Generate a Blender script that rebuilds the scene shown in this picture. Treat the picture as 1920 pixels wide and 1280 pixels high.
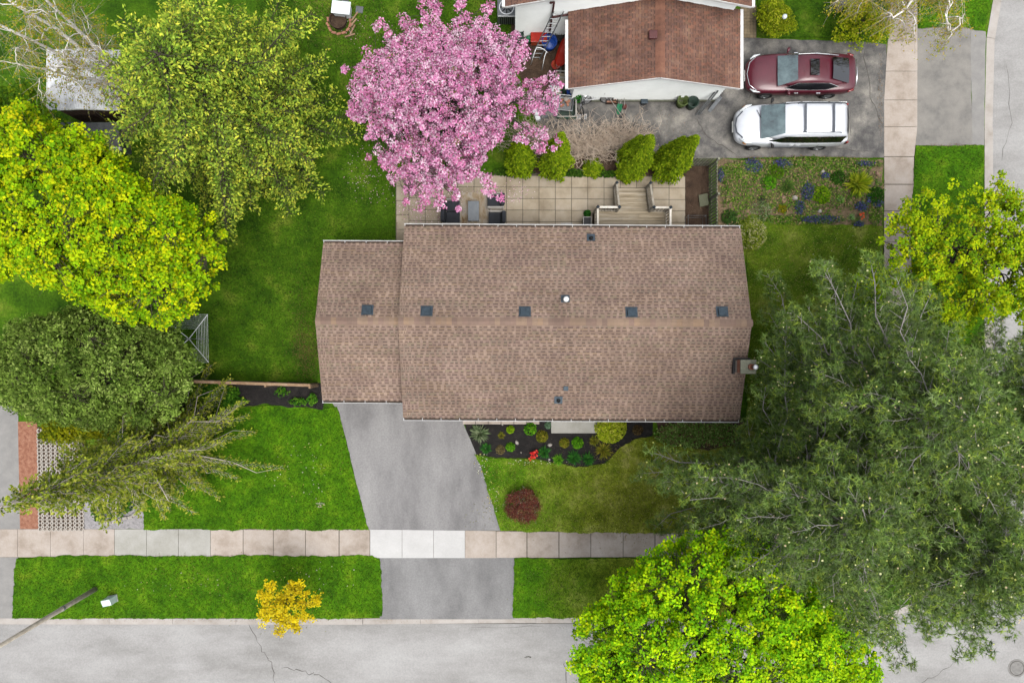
import bpy, math, random
import numpy as np
from mathutils import Vector, Matrix, Euler
random.seed(7); RG = np.random.default_rng(7)
R = math.radians
for o in list(bpy.data.objects): bpy.data.objects.remove(o, do_unlink=True)
S = bpy.context.scene
COL = S.collection
# ------------------------------------------------------------------ camera, sky, sun, exposure
CAM_Z, FPX = 31.0, 1271.0
cd = bpy.data.cameras.new('camera'); cam = bpy.data.objects.new('camera', cd); COL.objects.link(cam)
cd.sensor_fit = 'HORIZONTAL'; cd.sensor_width = 36.0; cd.lens = FPX / 1920 * 36
cd.clip_start = 0.1; cd.clip_end = 2000
cam.location = (0, 0, CAM_Z); cam.rotation_euler = (0, 0, 0)
S.camera = cam
SUN = Vector((0.17, -0.27, 0.95)).normalized()
w = bpy.data.worlds.new('World'); S.world = w; w.use_nodes = True
wn = w.node_tree; wn.nodes.clear()
sky = wn.nodes.new('ShaderNodeTexSky'); sky.sky_type = 'NISHITA'; sky.sun_disc = False
sky.sun_elevation = math.asin(SUN.z); sky.sun_rotation = math.atan2(SUN.x, SUN.y)
sky.air_density = 1.0; sky.dust_density = 4.0
hs = wn.nodes.new('ShaderNodeHueSaturation'); hs.inputs['Saturation'].default_value = 0.30   # overcast: a nearly grey sky
bg = wn.nodes.new('ShaderNodeBackground'); bg.inputs['Strength'].default_value = 0.145
wo = wn.nodes.new('ShaderNodeOutputWorld')
wn.links.new(sky.outputs[0], hs.inputs['Color']); wn.links.new(hs.outputs[0], bg.inputs['Color']); wn.links.new(bg.outputs[0], wo.inputs['Surface'])
sl = bpy.data.lights.new('sun', 'SUN'); sl.energy = 1.0; sl.angle = R(38); sl.color = (1.0, 0.965, 0.91)
so = bpy.data.objects.new('sun', sl); COL.objects.link(so); so.location = (20, -8, 60)
so.rotation_euler = SUN.to_track_quat('Z', 'Y').to_euler()
S.render.engine = 'CYCLES'
vs = S.view_settings; vs.view_transform = 'Standard'; vs.look = 'None'; vs.gamma = 1.0; vs.use_curve_mapping = False
vs.exposure = 1.62
S.render.resolution_x = 1024; S.render.resolution_y = 682

# ------------------------------------------------------------------ helpers
def P(px, py, h=0.0):                     # a photo measurement turned into metres at a known height
    return ((px - 960) / FPX * (CAM_Z - h), (640 - py) / FPX * (CAM_Z - h), h)
def PL(pts, h=0.0): return [P(a, b, h)[:2] for a, b in pts]
def lin(c): return c / 12.92 if c <= 0.04045 else ((c + 0.055) / 1.055) ** 2.4
def C(r, g, b, k=0.30): return tuple(min(0.9, lin(x / 255) * k) for x in (r, g, b)) + (1.0,)
MATS = {}
def mat(name, cols, scale=4.0, detail=5.0, rough=0.85, bump=0.0, bscale=40.0, rnd=0.0, tint=False, spec=0.3, metal=0.0,
        coat=0.0, stretch=None, fine=0.0, fscale=60.0, transl=0.0, bdist=0.02, grad=None, rs=.4):
    m = bpy.data.materials.new(name); m.use_nodes = True; MATS[name] = m
    nt = m.node_tree; N = nt.nodes; L = nt.links; N.clear()
    out = N.new('ShaderNodeOutputMaterial'); b = N.new('ShaderNodeBsdfPrincipled')
    b.inputs['Roughness'].default_value = rough; b.inputs['Specular IOR Level'].default_value = spec
    b.inputs['Metallic'].default_value = metal; b.inputs['Coat Weight'].default_value = coat; b.inputs['Coat Roughness'].default_value = 0.06
    geo = N.new('ShaderNodeNewGeometry'); vec = geo.outputs['Position']
    if stretch:
        mp = N.new('ShaderNodeMapping'); mp.inputs['Rotation'].default_value = (0, 0, stretch[1]); mp.inputs['Scale'].default_value = stretch[0]
        L.new(vec, mp.inputs['Vector']); svec = mp.outputs[0]
    else: svec = vec
    if len(cols) > 1:
        no = N.new('ShaderNodeTexNoise'); no.inputs['Scale'].default_value = scale; no.inputs['Detail'].default_value = detail; no.inputs['Roughness'].default_value = 0.65
        L.new(svec, no.inputs['Vector'])
        cr = N.new('ShaderNodeValToRGB'); el = cr.color_ramp.elements
        n = len(cols)
        for i, c in enumerate(cols):
            pos = .5 - rs / 2 + rs * i / (n - 1)
            if i < 2: el[i].position = pos; el[i].color = c
            else: e = el.new(pos); e.color = c
        L.new(no.outputs['Fac'], cr.inputs['Fac']); col = cr.outputs['Color']
        if grad:                              # a second turf colour that takes over across a distance, its border broken by noise
            c2 = N.new('ShaderNodeValToRGB'); e2 = c2.color_ramp.elements
            for i, c in enumerate(grad[2]):
                p2 = .5 - rs / 2 + rs * i / (len(grad[2]) - 1)
                if i < 2: e2[i].position = p2; e2[i].color = c
                else: e = e2.new(p2); e.color = c
            L.new(no.outputs['Fac'], c2.inputs['Fac'])
            sx = N.new('ShaderNodeSeparateXYZ'); L.new(vec, sx.inputs[0])
            ng = N.new('ShaderNodeTexNoise'); ng.inputs['Scale'].default_value = 0.8; ng.inputs['Detail'].default_value = 6; L.new(vec, ng.inputs['Vector'])
            ma = N.new('ShaderNodeMath'); ma.operation = 'MULTIPLY_ADD'; ma.inputs[1].default_value = 5.0; L.new(ng.outputs['Fac'], ma.inputs[0]); L.new(sx.outputs[0], ma.inputs[2])
            mr0 = N.new('ShaderNodeMapRange'); mr0.inputs['From Min'].default_value = grad[0] + 2.5; mr0.inputs['From Max'].default_value = grad[1] + 2.5; L.new(ma.outputs[0], mr0.inputs['Value'])
            mg = N.new('ShaderNodeMix'); mg.data_type = 'RGBA'; L.new(mr0.outputs[0], mg.inputs['Factor']); L.new(col, mg.inputs['A']); L.new(c2.outputs['Color'], mg.inputs['B']); col = mg.outputs['Result']
    else:
        rgb = N.new('ShaderNodeRGB'); rgb.outputs[0].default_value = cols[0]; col = rgb.outputs[0]
    if tint:
        at = N.new('ShaderNodeAttribute'); at.attribute_name = 'tint'
        mx = N.new('ShaderNodeMix'); mx.data_type = 'RGBA'; mx.blend_type = 'MULTIPLY'; mx.inputs['Factor'].default_value = 1.0
        L.new(col, mx.inputs['A']); L.new(at.outputs['Color'], mx.inputs['B']); col = mx.outputs['Result']
    if fine:
        n2 = N.new('ShaderNodeTexNoise'); n2.inputs['Scale'].default_value = fscale; n2.inputs['Detail'].default_value = 6; n2.inputs['Roughness'].default_value = .75
        L.new(vec, n2.inputs['Vector'])
        mr = N.new('ShaderNodeMapRange'); mr.inputs['From Min'].default_value = 0.3; mr.inputs['From Max'].default_value = 0.7
        mr.inputs['To Min'].default_value = 1 - fine; mr.inputs['To Max'].default_value = 1 + fine
        L.new(n2.outputs['Fac'], mr.inputs['Value'])
        h2 = N.new('ShaderNodeHueSaturation'); L.new(col, h2.inputs['Color']); L.new(mr.outputs[0], h2.inputs['Value']); col = h2.outputs[0]
    if rnd:
        oi = N.new('ShaderNodeObjectInfo'); mr = N.new('ShaderNodeMapRange')
        mr.inputs['To Min'].default_value = 1 - rnd; mr.inputs['To Max'].default_value = 1 + rnd
        L.new(oi.outputs['Random'], mr.inputs['Value'])
        h3 = N.new('ShaderNodeHueSaturation'); L.new(col, h3.inputs['Color']); L.new(mr.outputs[0], h3.inputs['Value']); col = h3.outputs[0]
    L.new(col, b.inputs['Base Color'])
    if bump:
        n3 = N.new('ShaderNodeTexNoise'); n3.inputs['Scale'].default_value = bscale; n3.inputs['Detail'].default_value = 4
        L.new(vec, n3.inputs['Vector']); bp = N.new('ShaderNodeBump'); bp.inputs['Strength'].default_value = bump; bp.inputs['Distance'].default_value = bdist
        L.new(n3.outputs['Fac'], bp.inputs['Height']); L.new(bp.outputs[0], b.inputs['Normal'])
    sh = b.outputs[0]
    if transl:
        tr = N.new('ShaderNodeBsdfTranslucent'); L.new(col, tr.inputs['Color']); ms = N.new('ShaderNodeMixShader'); ms.inputs[0].default_value = transl
        L.new(sh, ms.inputs[1]); L.new(tr.outputs[0], ms.inputs[2]); sh = ms.outputs[0]
    L.new(sh, out.inputs['Surface'])
    m['_col'] = 1
    return m
def solid(name, r, g, b, k=0.30, rough=0.6, **kw):
    c = C(r, g, b, k); d = tuple(x * 0.82 for x in c[:3]) + (1,)
    return mat(name, [d, c], scale=kw.pop('scale', 9), rough=rough, **kw)

class MB:
    """collects faces; build() links them as one mesh object"""
    def __init__(s): s.v = []; s.f = []; s.t = []; s.ct = None
    def _add(s, vs, fs):
        o = len(s.v); s.v += [tuple(x) for x in vs]
        for f in fs: s.f.append([i + o for i in f]); s.t.append(s.ct)
        return s
    def box(s, x0, x1, y0, y1, z0, z1, M=None):
        vs = [(x, y, z) for z in (z0, z1) for y in (y0, y1) for x in (x0, x1)]
        if M is not None: vs = [M @ Vector(v) for v in vs]
        return s._add(vs, [(0, 2, 3, 1), (4, 5, 7, 6), (0, 1, 5, 4), (2, 6, 7, 3), (0, 4, 6, 2), (1, 3, 7, 5)])
    def bar(s, a, b, wd, ht, up=(0, 0, 1)):        # box from a to b, wd wide, ht high
        a = Vector(a); b = Vector(b); d = (b - a); l = d.length; d.normalize(); up = Vector(up)
        if abs(d.dot(up)) > .99: up = Vector((1, 0, 0))
        sd = d.cross(up).normalized(); u = sd.cross(d)
        M = Matrix((( d.x, sd.x, u.x, a.x), (d.y, sd.y, u.y, a.y), (d.z, sd.z, u.z, a.z), (0, 0, 0, 1)))
        return s.box(0, l, -wd / 2, wd / 2, -ht / 2, ht / 2, M)
    def prism(s, poly, z0, z1, bottom=True):
        n = len(poly); a = sum(poly[i][0] * poly[(i + 1) % n][1] - poly[(i + 1) % n][0] * poly[i][1] for i in range(n))
        if a < 0: poly = poly[::-1]
        vs = [(x, y, z0) for x, y in poly] + [(x, y, z1) for x, y in poly]
        fs = [tuple(range(n, 2 * n))] + [(i, (i + 1) % n, n + (i + 1) % n, n + i) for i in range(n)]
        if bottom: fs.append(tuple(range(n - 1, -1, -1)))
        return s._add(vs, fs)
    def quad(s, *p): return s._add(p, [tuple(range(len(p)))])
    def tube(s, pts, rad, n=6, cap=True):
        pts = [Vector(p) for p in pts]; k = len(pts)
        if not hasattr(rad, '__len__'): rad = [rad] * k
        vs = []; prev = None
        for i, p in enumerate(pts):
            t = (pts[min(i + 1, k - 1)] - pts[max(i - 1, 0)]).normalized()
            ref = prev if prev is not None else (Vector((0, 0, 1)) if abs(t.z) < .9 else Vector((1, 0, 0)))
            u = (ref - t * ref.dot(t)).normalized(); prev = u; v = t.cross(u)
            for j in range(n):
                a = 2 * math.pi * j / n; vs.append(p + (u * math.cos(a) + v * math.sin(a)) * rad[i])
        fs = [(i * n + j, i * n + (j + 1) % n, (i + 1) * n + (j + 1) % n, (i + 1) * n + j) for i in range(k - 1) for j in range(n)]
        if cap: fs += [tuple(range(n - 1, -1, -1)), tuple(range((k - 1) * n, k * n))]
        return s._add(vs, fs)
    def lathe(s, prof, n=20, c=(0, 0, 0), M=None, closed=False):
        vs = [(c[0] + r * math.cos(2 * math.pi * j / n), c[1] + r * math.sin(2 * math.pi * j / n), c[2] + z) for r, z in prof for j in range(n)]
        if M is not None: vs = [M @ Vector(v) for v in vs]
        k = len(prof)
        fs = [(i * n + j, i * n + (j + 1) % n, ((i + 1) % k) * n + (j + 1) % n, ((i + 1) % k) * n + j) for i in range(k if closed else k - 1) for j in range(n)]
        if not closed:
            if prof[0][0] > 1e-4: fs.append(tuple(range(n - 1, -1, -1)))
            if prof[-1][0] > 1e-4: fs.append(tuple(range((k - 1) * n, k * n)))
        return s._add(vs, fs)
    def loft(s, rings, cap=True):
        n = len(rings[0]); vs = [p for r in rings for p in r]; k = len(rings)
        fs = [(i * n + j, i * n + (j + 1) % n, (i + 1) * n + (j + 1) % n, (i + 1) * n + j) for i in range(k - 1) for j in range(n)]
        if cap: fs += [tuple(range(n - 1, -1, -1)), tuple(range((k - 1) * n, k * n))]
        return s._add(vs, fs)
    def grid(s, f, nu, nv):
        vs = [f(i / nu, j / nv) for i in range(nu + 1) for j in range(nv + 1)]
        return s._add(vs, [(i * (nv + 1) + j, i * (nv + 1) + j + 1, (i + 1) * (nv + 1) + j + 1, (i + 1) * (nv + 1) + j) for i in range(nu) for j in range(nv)])
    def mesh(s, name, m, smooth=False):
        me = bpy.data.meshes.new(name); me.from_pydata(s.v, [], s.f); me.update()
        if m: me.materials.append(MATS[m] if isinstance(m, str) else m)
        if any(t is not None for t in s.t):
            at = me.attributes.new('tint', 'FLOAT_COLOR', 'CORNER'); c = []
            for f, t in zip(s.f, s.t): c += list((tuple(t) + (1,))[:4] if t is not None else (1, 1, 1, 1)) * len(f)
            at.data.foreach_set('color', c)
        if smooth: me.polygons.foreach_set('use_smooth', [True] * len(me.polygons))
        return me
    def build(s, name, m, parent=None, smooth=False, bevel=0, loc=None):
        return link(name, s.mesh(name, m, smooth), parent, bevel, loc)
def link(name, me, parent=None, bevel=0, loc=None, sub=0):
    o = bpy.data.objects.new(name, me); COL.objects.link(o)
    if parent is not None: o.parent = parent
    if loc is not None: o.location = loc
    if sub:
        q = o.modifiers.new('s', 'SUBSURF'); q.levels = sub; q.render_levels = sub
    if bevel:
        q = o.modifiers.new('b', 'BEVEL'); q.width = bevel; q.segments = 2; q.limit_method = 'ANGLE'
    return o
def empty(name, loc=(0, 0, 0), rz=0):
    o = bpy.data.objects.new(name, None); COL.objects.link(o); o.location = loc; o.rotation_euler = (0, 0, rz); o.empty_display_size = .2
    return o
def tag(o, label, cat, group=None, kind=None):
    o['label'] = label; o['category'] = cat
    if group: o['group'] = group
    if kind: o['kind'] = kind
    return o
def structure(o): o['kind'] = 'structure'; return o
def stuff(o): o['kind'] = 'stuff'; return o
def thing(name, label, cat, loc=(0, 0, 0), rz=0, group=None): return tag(empty(name, loc, rz), label, cat, group)
def dup(root, loc, rz, label, group=None):
    r = root.copy(); COL.objects.link(r); r.location = loc; r.rotation_euler = (0, 0, rz); r['label'] = label
    if group: r['group'] = group
    for ch in list(root.children):
        c = ch.copy(); COL.objects.link(c); c.parent = r
        for g in list(ch.children):
            d = g.copy(); COL.objects.link(d); d.parent = c
    return r
def np_mesh(name, V, Fi, tint=None, m=None, smooth=False):
    me = bpy.data.meshes.new(name); V = np.ascontiguousarray(V, dtype=np.float32).reshape(-1, 3); Fi = np.ascontiguousarray(Fi, dtype=np.int32)
    k = Fi.shape[1]; me.vertices.add(len(V)); me.vertices.foreach_set('co', V.ravel())
    me.loops.add(Fi.size); me.loops.foreach_set('vertex_index', Fi.ravel())
    me.polygons.add(len(Fi)); me.polygons.foreach_set('loop_start', np.arange(len(Fi), dtype=np.int32) * k)
    if smooth: me.polygons.foreach_set('use_smooth', np.ones(len(Fi), dtype=bool))
    me.update(calc_edges=True)
    if tint is not None:
        at = me.attributes.new('tint', 'FLOAT_COLOR', 'POINT'); c = np.ones((len(V), 4), np.float32); c[:, :3] = tint; at.data.foreach_set('color', c.ravel())
    if m: me.materials.append(MATS[m])
    return me
def unit(a): return a / np.maximum(np.linalg.norm(a, axis=-1, keepdims=True), 1e-9)
T_MAPLE = (np.array([(-.5, 0, 0), (-.1, -.5, .1), (.5, -.3, -.05), (.5, .3, -.05), (-.1, .5, .1)]), np.array([(0, 1, 2), (0, 2, 3), (0, 3, 4)]))
T_LEAF = (np.array([(-.5, 0, 0), (0, -.3, .08), (.5, 0, 0), (0, .3, .08)]), np.array([(0, 1, 2), (0, 2, 3)]))
T_BLOOM = (np.array([(0, 0, -.15)] + [(.5 * math.cos(i * 1.2566), .5 * math.sin(i * 1.2566), .08) for i in range(5)]), np.array([(0, i + 1, (i + 1) % 5 + 1) for i in range(5)]))
T_SPRIG = (np.array([(0, 0, 0), (.55, .24, 0), (1, 0, 0), (.55, -.24, 0), (0, 0, 0), (.55, 0, .2), (1, 0, 0), (.55, 0, -.2)]), np.array([(0, 1, 2), (0, 2, 3), (4, 5, 6), (4, 6, 7)]))
T_BLADE = (np.array([(0, -.06, 0), (0, .06, 0), (.55, .05, .1), (.55, -.05, .1), (1, 0, 0)]), np.array([(0, 1, 2), (0, 2, 3), (3, 2, 4)]))
T_QUAD = (np.array([(-.5, -.06, 0), (-.02, -.46, .08), (.5, .06, -.04), (.02, .46, .08)]), np.array([(0, 1, 2), (0, 2, 3)]))
T_PETAL = (np.array([(-.5, 0, .08), (0, -.48, -.06), (.5, 0, .1), (0, .48, -.06)]), np.array([(0, 1, 2), (0, 2, 3)]))
T_SPRAY = (np.array([(0, 0, 0), (.5, -.24, .06), (1, 0, 0), (.5, .24, .06)]), np.array([(0, 1, 2), (0, 2, 3)]))
def tuft_template(n, seed, wd=.05):
    r = np.random.default_rng(seed); v = []; f = []
    for i in range(n):
        d = r.normal(size=3); d[0] = d[0] * .8 + .45; d /= np.linalg.norm(d); s = np.cross(d, r.normal(size=3)); s /= np.linalg.norm(s)
        v += [-s * wd / 2, s * wd / 2, d * r.uniform(.75, 1.1)]; f.append((3 * i, 3 * i + 1, 3 * i + 2))
    return np.array(v), np.array(f)
T_TUFT = tuft_template(9, 3, .13)
def scatter(c, n, d, size, T, rng=RG):
    """vertices and faces for one template copy at each centre c, facing n, pointing along d"""
    n = unit(n); u = unit(d - n * (d * n).sum(1, keepdims=True)); wv = np.cross(n, u)
    tv, tf = T; size = np.asarray(size).reshape(-1, 1, 1)
    V = c[:, None, :] + size * (tv[None, :, 0:1] * u[:, None, :] + tv[None, :, 1:2] * wv[:, None, :] + tv[None, :, 2:3] * n[:, None, :])
    Fi = tf[None] + (np.arange(len(c)) * len(tv))[:, None, None]
    return V.reshape(-1, 3), Fi.reshape(-1, 3)
def leaf_obj(name, c, n, d, size, T, cols, m, parent):
    V, Fi = scatter(c, n, d, size, T)
    return link(name, np_mesh(name, V, Fi, np.repeat(cols, len(T[0]), axis=0), m), parent)
def pick(pal, n, wts=None, jit=.12):
    pal = np.array([C(*p, .45)[:3] for p in pal]); i = RG.choice(len(pal), n, p=None if wts is None else np.array(wts) / sum(wts))
    return pal[i] * RG.uniform(1 - jit, 1 + jit, (n, 1))
def twigs(name, segs, m, parent, n=4):
    """tapered prisms along segments (a, b, ra, rb), joined into one mesh"""
    A = np.array([s[0] for s in segs], float); B = np.array([s[1] for s in segs], float); ra = np.array([s[2] for s in segs]); rb = np.array([s[3] for s in segs])
    t = unit(B - A); ref = np.where(np.abs(t[:, 2:3]) < .9, np.array([[0, 0, 1.]]), np.array([[1., 0, 0]])); u = unit(np.cross(ref, t)); v = np.cross(t, u)
    an = np.arange(n) * 2 * math.pi / n; ring = u[:, None] * np.cos(an)[None, :, None] + v[:, None] * np.sin(an)[None, :, None]
    V = np.concatenate([A[:, None] + ring * ra[:, None, None], B[:, None] + ring * rb[:, None, None]], 1)
    f = np.array([(j, (j + 1) % n, n + (j + 1) % n, n + j) for j in range(n)])
    Fi = (f[None] + (np.arange(len(A)) * 2 * n)[:, None, None]).reshape(-1, 4)
    return link(name, np_mesh(name, V.reshape(-1, 3), Fi, None, m), parent)
def curve_segs(a, b, sag, r0, r1, k=5, wob=.0):
    a = np.array(a, float); b = np.array(b, float); out = []; L = np.linalg.norm(b - a)
    pts = [a + (b - a) * t + np.array([0, 0, sag * 4 * t * (1 - t)]) + (RG.normal(size=3) * wob * L * (0 if i in (0, k) else 1)) for i, t in enumerate(np.linspace(0, 1, k + 1))]
    for i in range(k): out.append((pts[i], pts[i + 1], r0 + (r1 - r0) * i / k, r0 + (r1 - r0) * (i + 1) / k))
    return out, pts
def inpoly(px, py, poly):
    ins = np.zeros(len(px), bool); n = len(poly); j = n - 1
    for i in range(n):
        xi, yi = poly[i]; xj, yj = poly[j]
        c = ((yi > py) != (yj > py)) & (px < (xj - xi) * (py - yi) / ((yj - yi) or 1e-9) + xi); ins ^= c; j = i
    return ins
def ragged(poly, step=.12, amp=.05, seed=1):
    r = random.Random(seed); out = []; n = len(poly)
    for i in range(n):
        a = poly[i]; b = poly[(i + 1) % n]; L = math.hypot(b[0] - a[0], b[1] - a[1]); k = max(1, int(L / step)); nx, ny = -(b[1] - a[1]) / (L or 1), (b[0] - a[0]) / (L or 1); q = 0
        for j in range(k):
            t = j / k; q = .6 * q + r.uniform(-amp, amp) * .6; e = 0 if j == 0 else q
            out.append((a[0] + (b[0] - a[0]) * t + nx * e, a[1] + (b[1] - a[1]) * t + ny * e))
    return out
# ------------------------------------------------------------------ materials of the setting
GREEN_FRONT = [C(58, 104, 2), C(80, 134, 5), C(98, 150, 9), C(132, 168, 30)]
GREEN_YARD = [C(48, 86, 6), C(72, 114, 10), C(92, 134, 18), C(130, 154, 46)]
OLIVE = [C(104, 122, 20), C(140, 154, 38), C(168, 178, 64), C(206, 204, 116)]
mat('lawn_yard', GREEN_YARD, scale=.8, detail=9, rough=.95, fine=.55, fscale=11, rs=.34, bump=.9, bscale=55, spec=.1)
mat('lawn_front', GREEN_FRONT, scale=1.0, detail=9, rough=.95, fine=.55, fscale=11, rs=.34, bump=.9, bscale=55, spec=.1)
mat('lawn_verge', GREEN_FRONT, scale=.9, detail=9, rough=.95, fine=.55, fscale=11, rs=.34, bump=.9, bscale=55, spec=.1, grad=(1.0, 6.0, OLIVE))
mat('lawn_dry', GREEN_FRONT, scale=1.2, detail=9, rough=.95, fine=.55, fscale=11, rs=.34, bump=.9, bscale=55, spec=.1, grad=(-1.0, 5.0, OLIVE))
mat('lawn_side', [C(70, 104, 10), C(96, 132, 20), C(122, 150, 34), C(160, 170, 78)], scale=.9, detail=9, rough=.95, fine=.55, fscale=11, rs=.34, bump=.9, bscale=55, spec=.1)
mat('ground', [C(52, 80, 20), C(84, 108, 40)], scale=.3, rough=.95, spec=.1)
mat('road', [C(166, 164, 160), C(190, 188, 185), C(206, 205, 202)], scale=.45, detail=12, rough=.9, rs=.34, fine=.16, fscale=14, stretch=((.5, 1.3, 1), 0), bump=.15, bscale=120)
mat('kerb', [C(190, 180, 168), C(212, 204, 195), C(224, 218, 210)], scale=1.3, detail=8, rough=.9, fine=.08, fscale=40, rnd=.05)
mat('asphalt_drive', [C(124, 122, 122), C(166, 164, 163), C(188, 186, 184)], scale=.5, detail=10, rough=.92, rs=.46, fine=.2, fscale=14, bump=.2, bscale=130, stretch=((1.0, .4, 1), .34))
mat('asphalt_apron', [C(124, 123, 123), C(156, 155, 154), C(178, 177, 176)], scale=.6, detail=10, rough=.92, rs=.46, fine=.2, fscale=14, bump=.2, bscale=130, stretch=((1.0, .45, 1), 0))
mat('asphalt_old', [C(58, 58, 59), C(112, 110, 108), C(154, 150, 143), C(198, 192, 180)], scale=.95, detail=12, rough=.92, fine=.25, fscale=24, bump=.3, bscale=90)
mat('asphalt_worn', [C(134, 132, 128), C(164, 160, 153), C(178, 173, 165)], scale=1.1, detail=10, rough=.92, fine=.12, fscale=40, bump=.2, bscale=110)
mat('asphalt_strip', [C(158, 156, 153), C(184, 181, 176)], scale=1.6, detail=8, rough=.92, fine=.1, fscale=50)
mat('slab_beige', [C(184, 168, 152), C(210, 196, 182), C(222, 210, 198)], scale=1.1, detail=11, rough=.9, rs=.32, fine=.10, fscale=16, rnd=.05, bump=.1, bscale=120)
mat('slab_grey', [C(186, 184, 172), C(212, 210, 202)], scale=1.1, detail=11, rough=.9, rs=.32, fine=.09, fscale=16, rnd=.02)
mat('slab_white', [C(226, 225, 222), C(240, 239, 236)], scale=1.2, detail=11, rough=.9, fine=.06, fscale=16, rnd=.02)
mat('joint', [C(92, 84, 70), C(120, 112, 96)], scale=6, rough=.95)
mat('patio_slab', [C(176, 160, 134), C(206, 191, 166), C(220, 207, 186)], scale=1.2, detail=10, rough=.92, fine=.09, fscale=36, rnd=.09, bump=.12, bscale=90)
mat('soil', [C(66, 48, 34), C(96, 74, 56), C(120, 98, 78)], scale=2.4, detail=10, rough=1, fine=.35, fscale=40, bump=1, bscale=30, bdist=.05)
mat('mulch', [C(20, 18, 17), C(38, 34, 32), C(58, 52, 48)], scale=4, detail=10, rough=1, fine=.4, fscale=45, bump=1, bscale=38, bdist=.05)
mat('garden_soil', [C(92, 116, 40), C(130, 116, 82), C(168, 140, 112), C(104, 122, 58)], rs=.26, scale=1.7, detail=10, rough=1, fine=.35, fscale=38, bump=1, bscale=30, bdist=.05)
mat('red_gravel', [C(150, 92, 68), C(184, 126, 98), C(206, 156, 130)], scale=7, detail=8, rough=.95, fine=.3, fscale=60, bump=.8, bscale=50)
mat('grey_gravel', [C(150, 146, 148), C(184, 180, 180), C(208, 204, 202)], scale=9, detail=6, rough=.95, fine=.3, fscale=70, bump=.8, bscale=60)
mat('crack', [C(96, 92, 86), C(124, 120, 114)], scale=5, rough=1)
mat('iron', [C(140, 138, 134), C(176, 173, 168)], scale=8, rough=.7, metal=.3)

# ------------------------------------------------------------------ ground, road, lawns
structure(MB().quad((-600, -600, -.3), (600, -600, -.3), (600, 600, -.3), (-600, 600, -.3)).build('ground', 'ground'))
XE = P(1846, 0)[0]                       # west side of the east kerb
road = structure(MB().prism([(-300, P(0, 1160)[1]), (-300, -24), (300, -24), (300, 300), (P(1858, 0)[0], 300), (P(1850, 0)[0] - .3, P(0, 1160)[1] + 6.5), (P(1850, 0)[0] - 6.5, P(0, 1160)[1] + .3)], -.28, -.12).build('road', 'road'))
def arc(cx, cy, r, a0, a1, n=14): return [(cx + r * math.cos(R(a0 + (a1 - a0) * i / n)), cy + r * math.sin(R(a0 + (a1 - a0) * i / n))) for i in range(n + 1)]
RC = 6.0                                  # corner radius of the kerb where the two streets meet
ys = P(0, 1158)[1]; cx, cy = XE - RC, ys + RC
block = [(-300, ys)] + arc(cx, cy, RC, -90, 0) + [(XE, P(0, 240)[1]), P(1850, 70)[:2], P(1862, 0)[:2], (P(1862, 0)[0] + 6, 40), (P(1862, 0)[0] + 6, 300), (-300, 300)]
structure(MB().prism(block, -.29, 0).build('lawn', 'lawn_yard'))
# kerbs: concrete stones laid end to end
kerb = structure(MB().prism([(-60, ys - .1), (-60, ys - .2), (18, ys - .2), (18, ys - .1)], -.29, -.14).build('kerb', 'joint'))
def kerb_line(pts, wd, top=.012):
    acc = 0
    for (a, b) in zip(pts[:-1], pts[1:]):
        a = Vector(a).to_3d(); b = Vector(b).to_3d(); L = (b - a).length; d = (b - a) / L; nrm = Vector((d.y, -d.x, 0)); k = max(1, round(L / 3.0)); g = .006
        for i in range(k):
            p = a + d * (L * i / k + g); q = a + d * (L * (i + 1) / k - g); r_ = [p, q, q + nrm * wd, p + nrm * wd]
            MB().prism([(v.x, v.y) for v in r_], -.2, top).build('kerb_stone', 'kerb', kerb)
kw = .27
kerb_line([(-30, ys), P(680, 1159)[:2]], kw); kerb_line([P(680, 1159)[:2], P(1005, 1156)[:2]], kw, -.02); kerb_line([P(1005, 1156)[:2], (cx, ys)], kw)
kerb_line([(a, b) for a, b in arc(cx, cy, RC, -90, 0, 6)], kw)
kerb_line([(XE, cy), P(1846, 240)[:2]], .38); kerb_line([P(1846, 240)[:2], P(1850, 70)[:2]], .38, -.02); kerb_line([P(1850, 70)[:2], P(1862, 0)[:2], (P(1862, 0)[0] + 6, 40)], .38)
# grass sheets, a hand higher than the paving, ragged where they creep over its edge
def turf(px, m, seed, name='lawn', amp=.055):
    z = .038 + seed * .0013
    poly = ragged(PL(px), .13, amp, seed); structure(MB().prism(poly, .001, z).build(name, m)); return poly
LAWNS = []
LAWNS.append((turf([(262, 760), (430, 768), (520, 760), (600, 768), (632, 762), (645, 812), (668, 905), (692, 993), (270, 992)], 'lawn_front', 2), GREEN_FRONT, 1.0))
LAWNS.append((turf([(889, 851), (925, 859), (1000, 860), (1080, 876), (1135, 868), (1168, 836), (1195, 822), (1400, 800), (1400, 995), (1230, 999), (1080, 997), (939, 994), (901, 872)], 'lawn_dry', 3), OLIVE, .8))
LAWNS.append((turf([(32, 1046), (110, 1041), (400, 1041), (698, 1040), (712, 1048), (716, 1070), (716, 1154), (640, 1158), (24, 1158), (26, 1100)], 'lawn_verge', 4), GREEN_FRONT, 1.0))
LAWNS.append((turf([(964, 1046), (1300, 1047), (1600, 1047), (1600, 1157), (962, 1157)], 'lawn_verge', 5), GREEN_FRONT, .8))
LAWNS.append((turf([(1400, 400), (1520, 420), (1655, 424), (1655, 998), (1400, 998)], 'lawn_side', 6), OLIVE, .7))
LAWNS.append((turf([(1717, 273), (1843, 273), (1843, 905), (1710, 905), (1708, 400)], 'lawn_front', 7), GREEN_YARD, .9))
LAWNS.append((turf([(1720, -60), (1866, -60), (1850, 30), (1846, 58), (1790, 50), (1722, 54)], 'lawn_front', 8), GREEN_YARD, .9))
LAWNS.append((turf([(1420, -60), (1668, -60), (1664, 76), (1560, 72), (1420, 70)], 'lawn_yard', 9), GREEN_YARD, .9))
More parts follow.
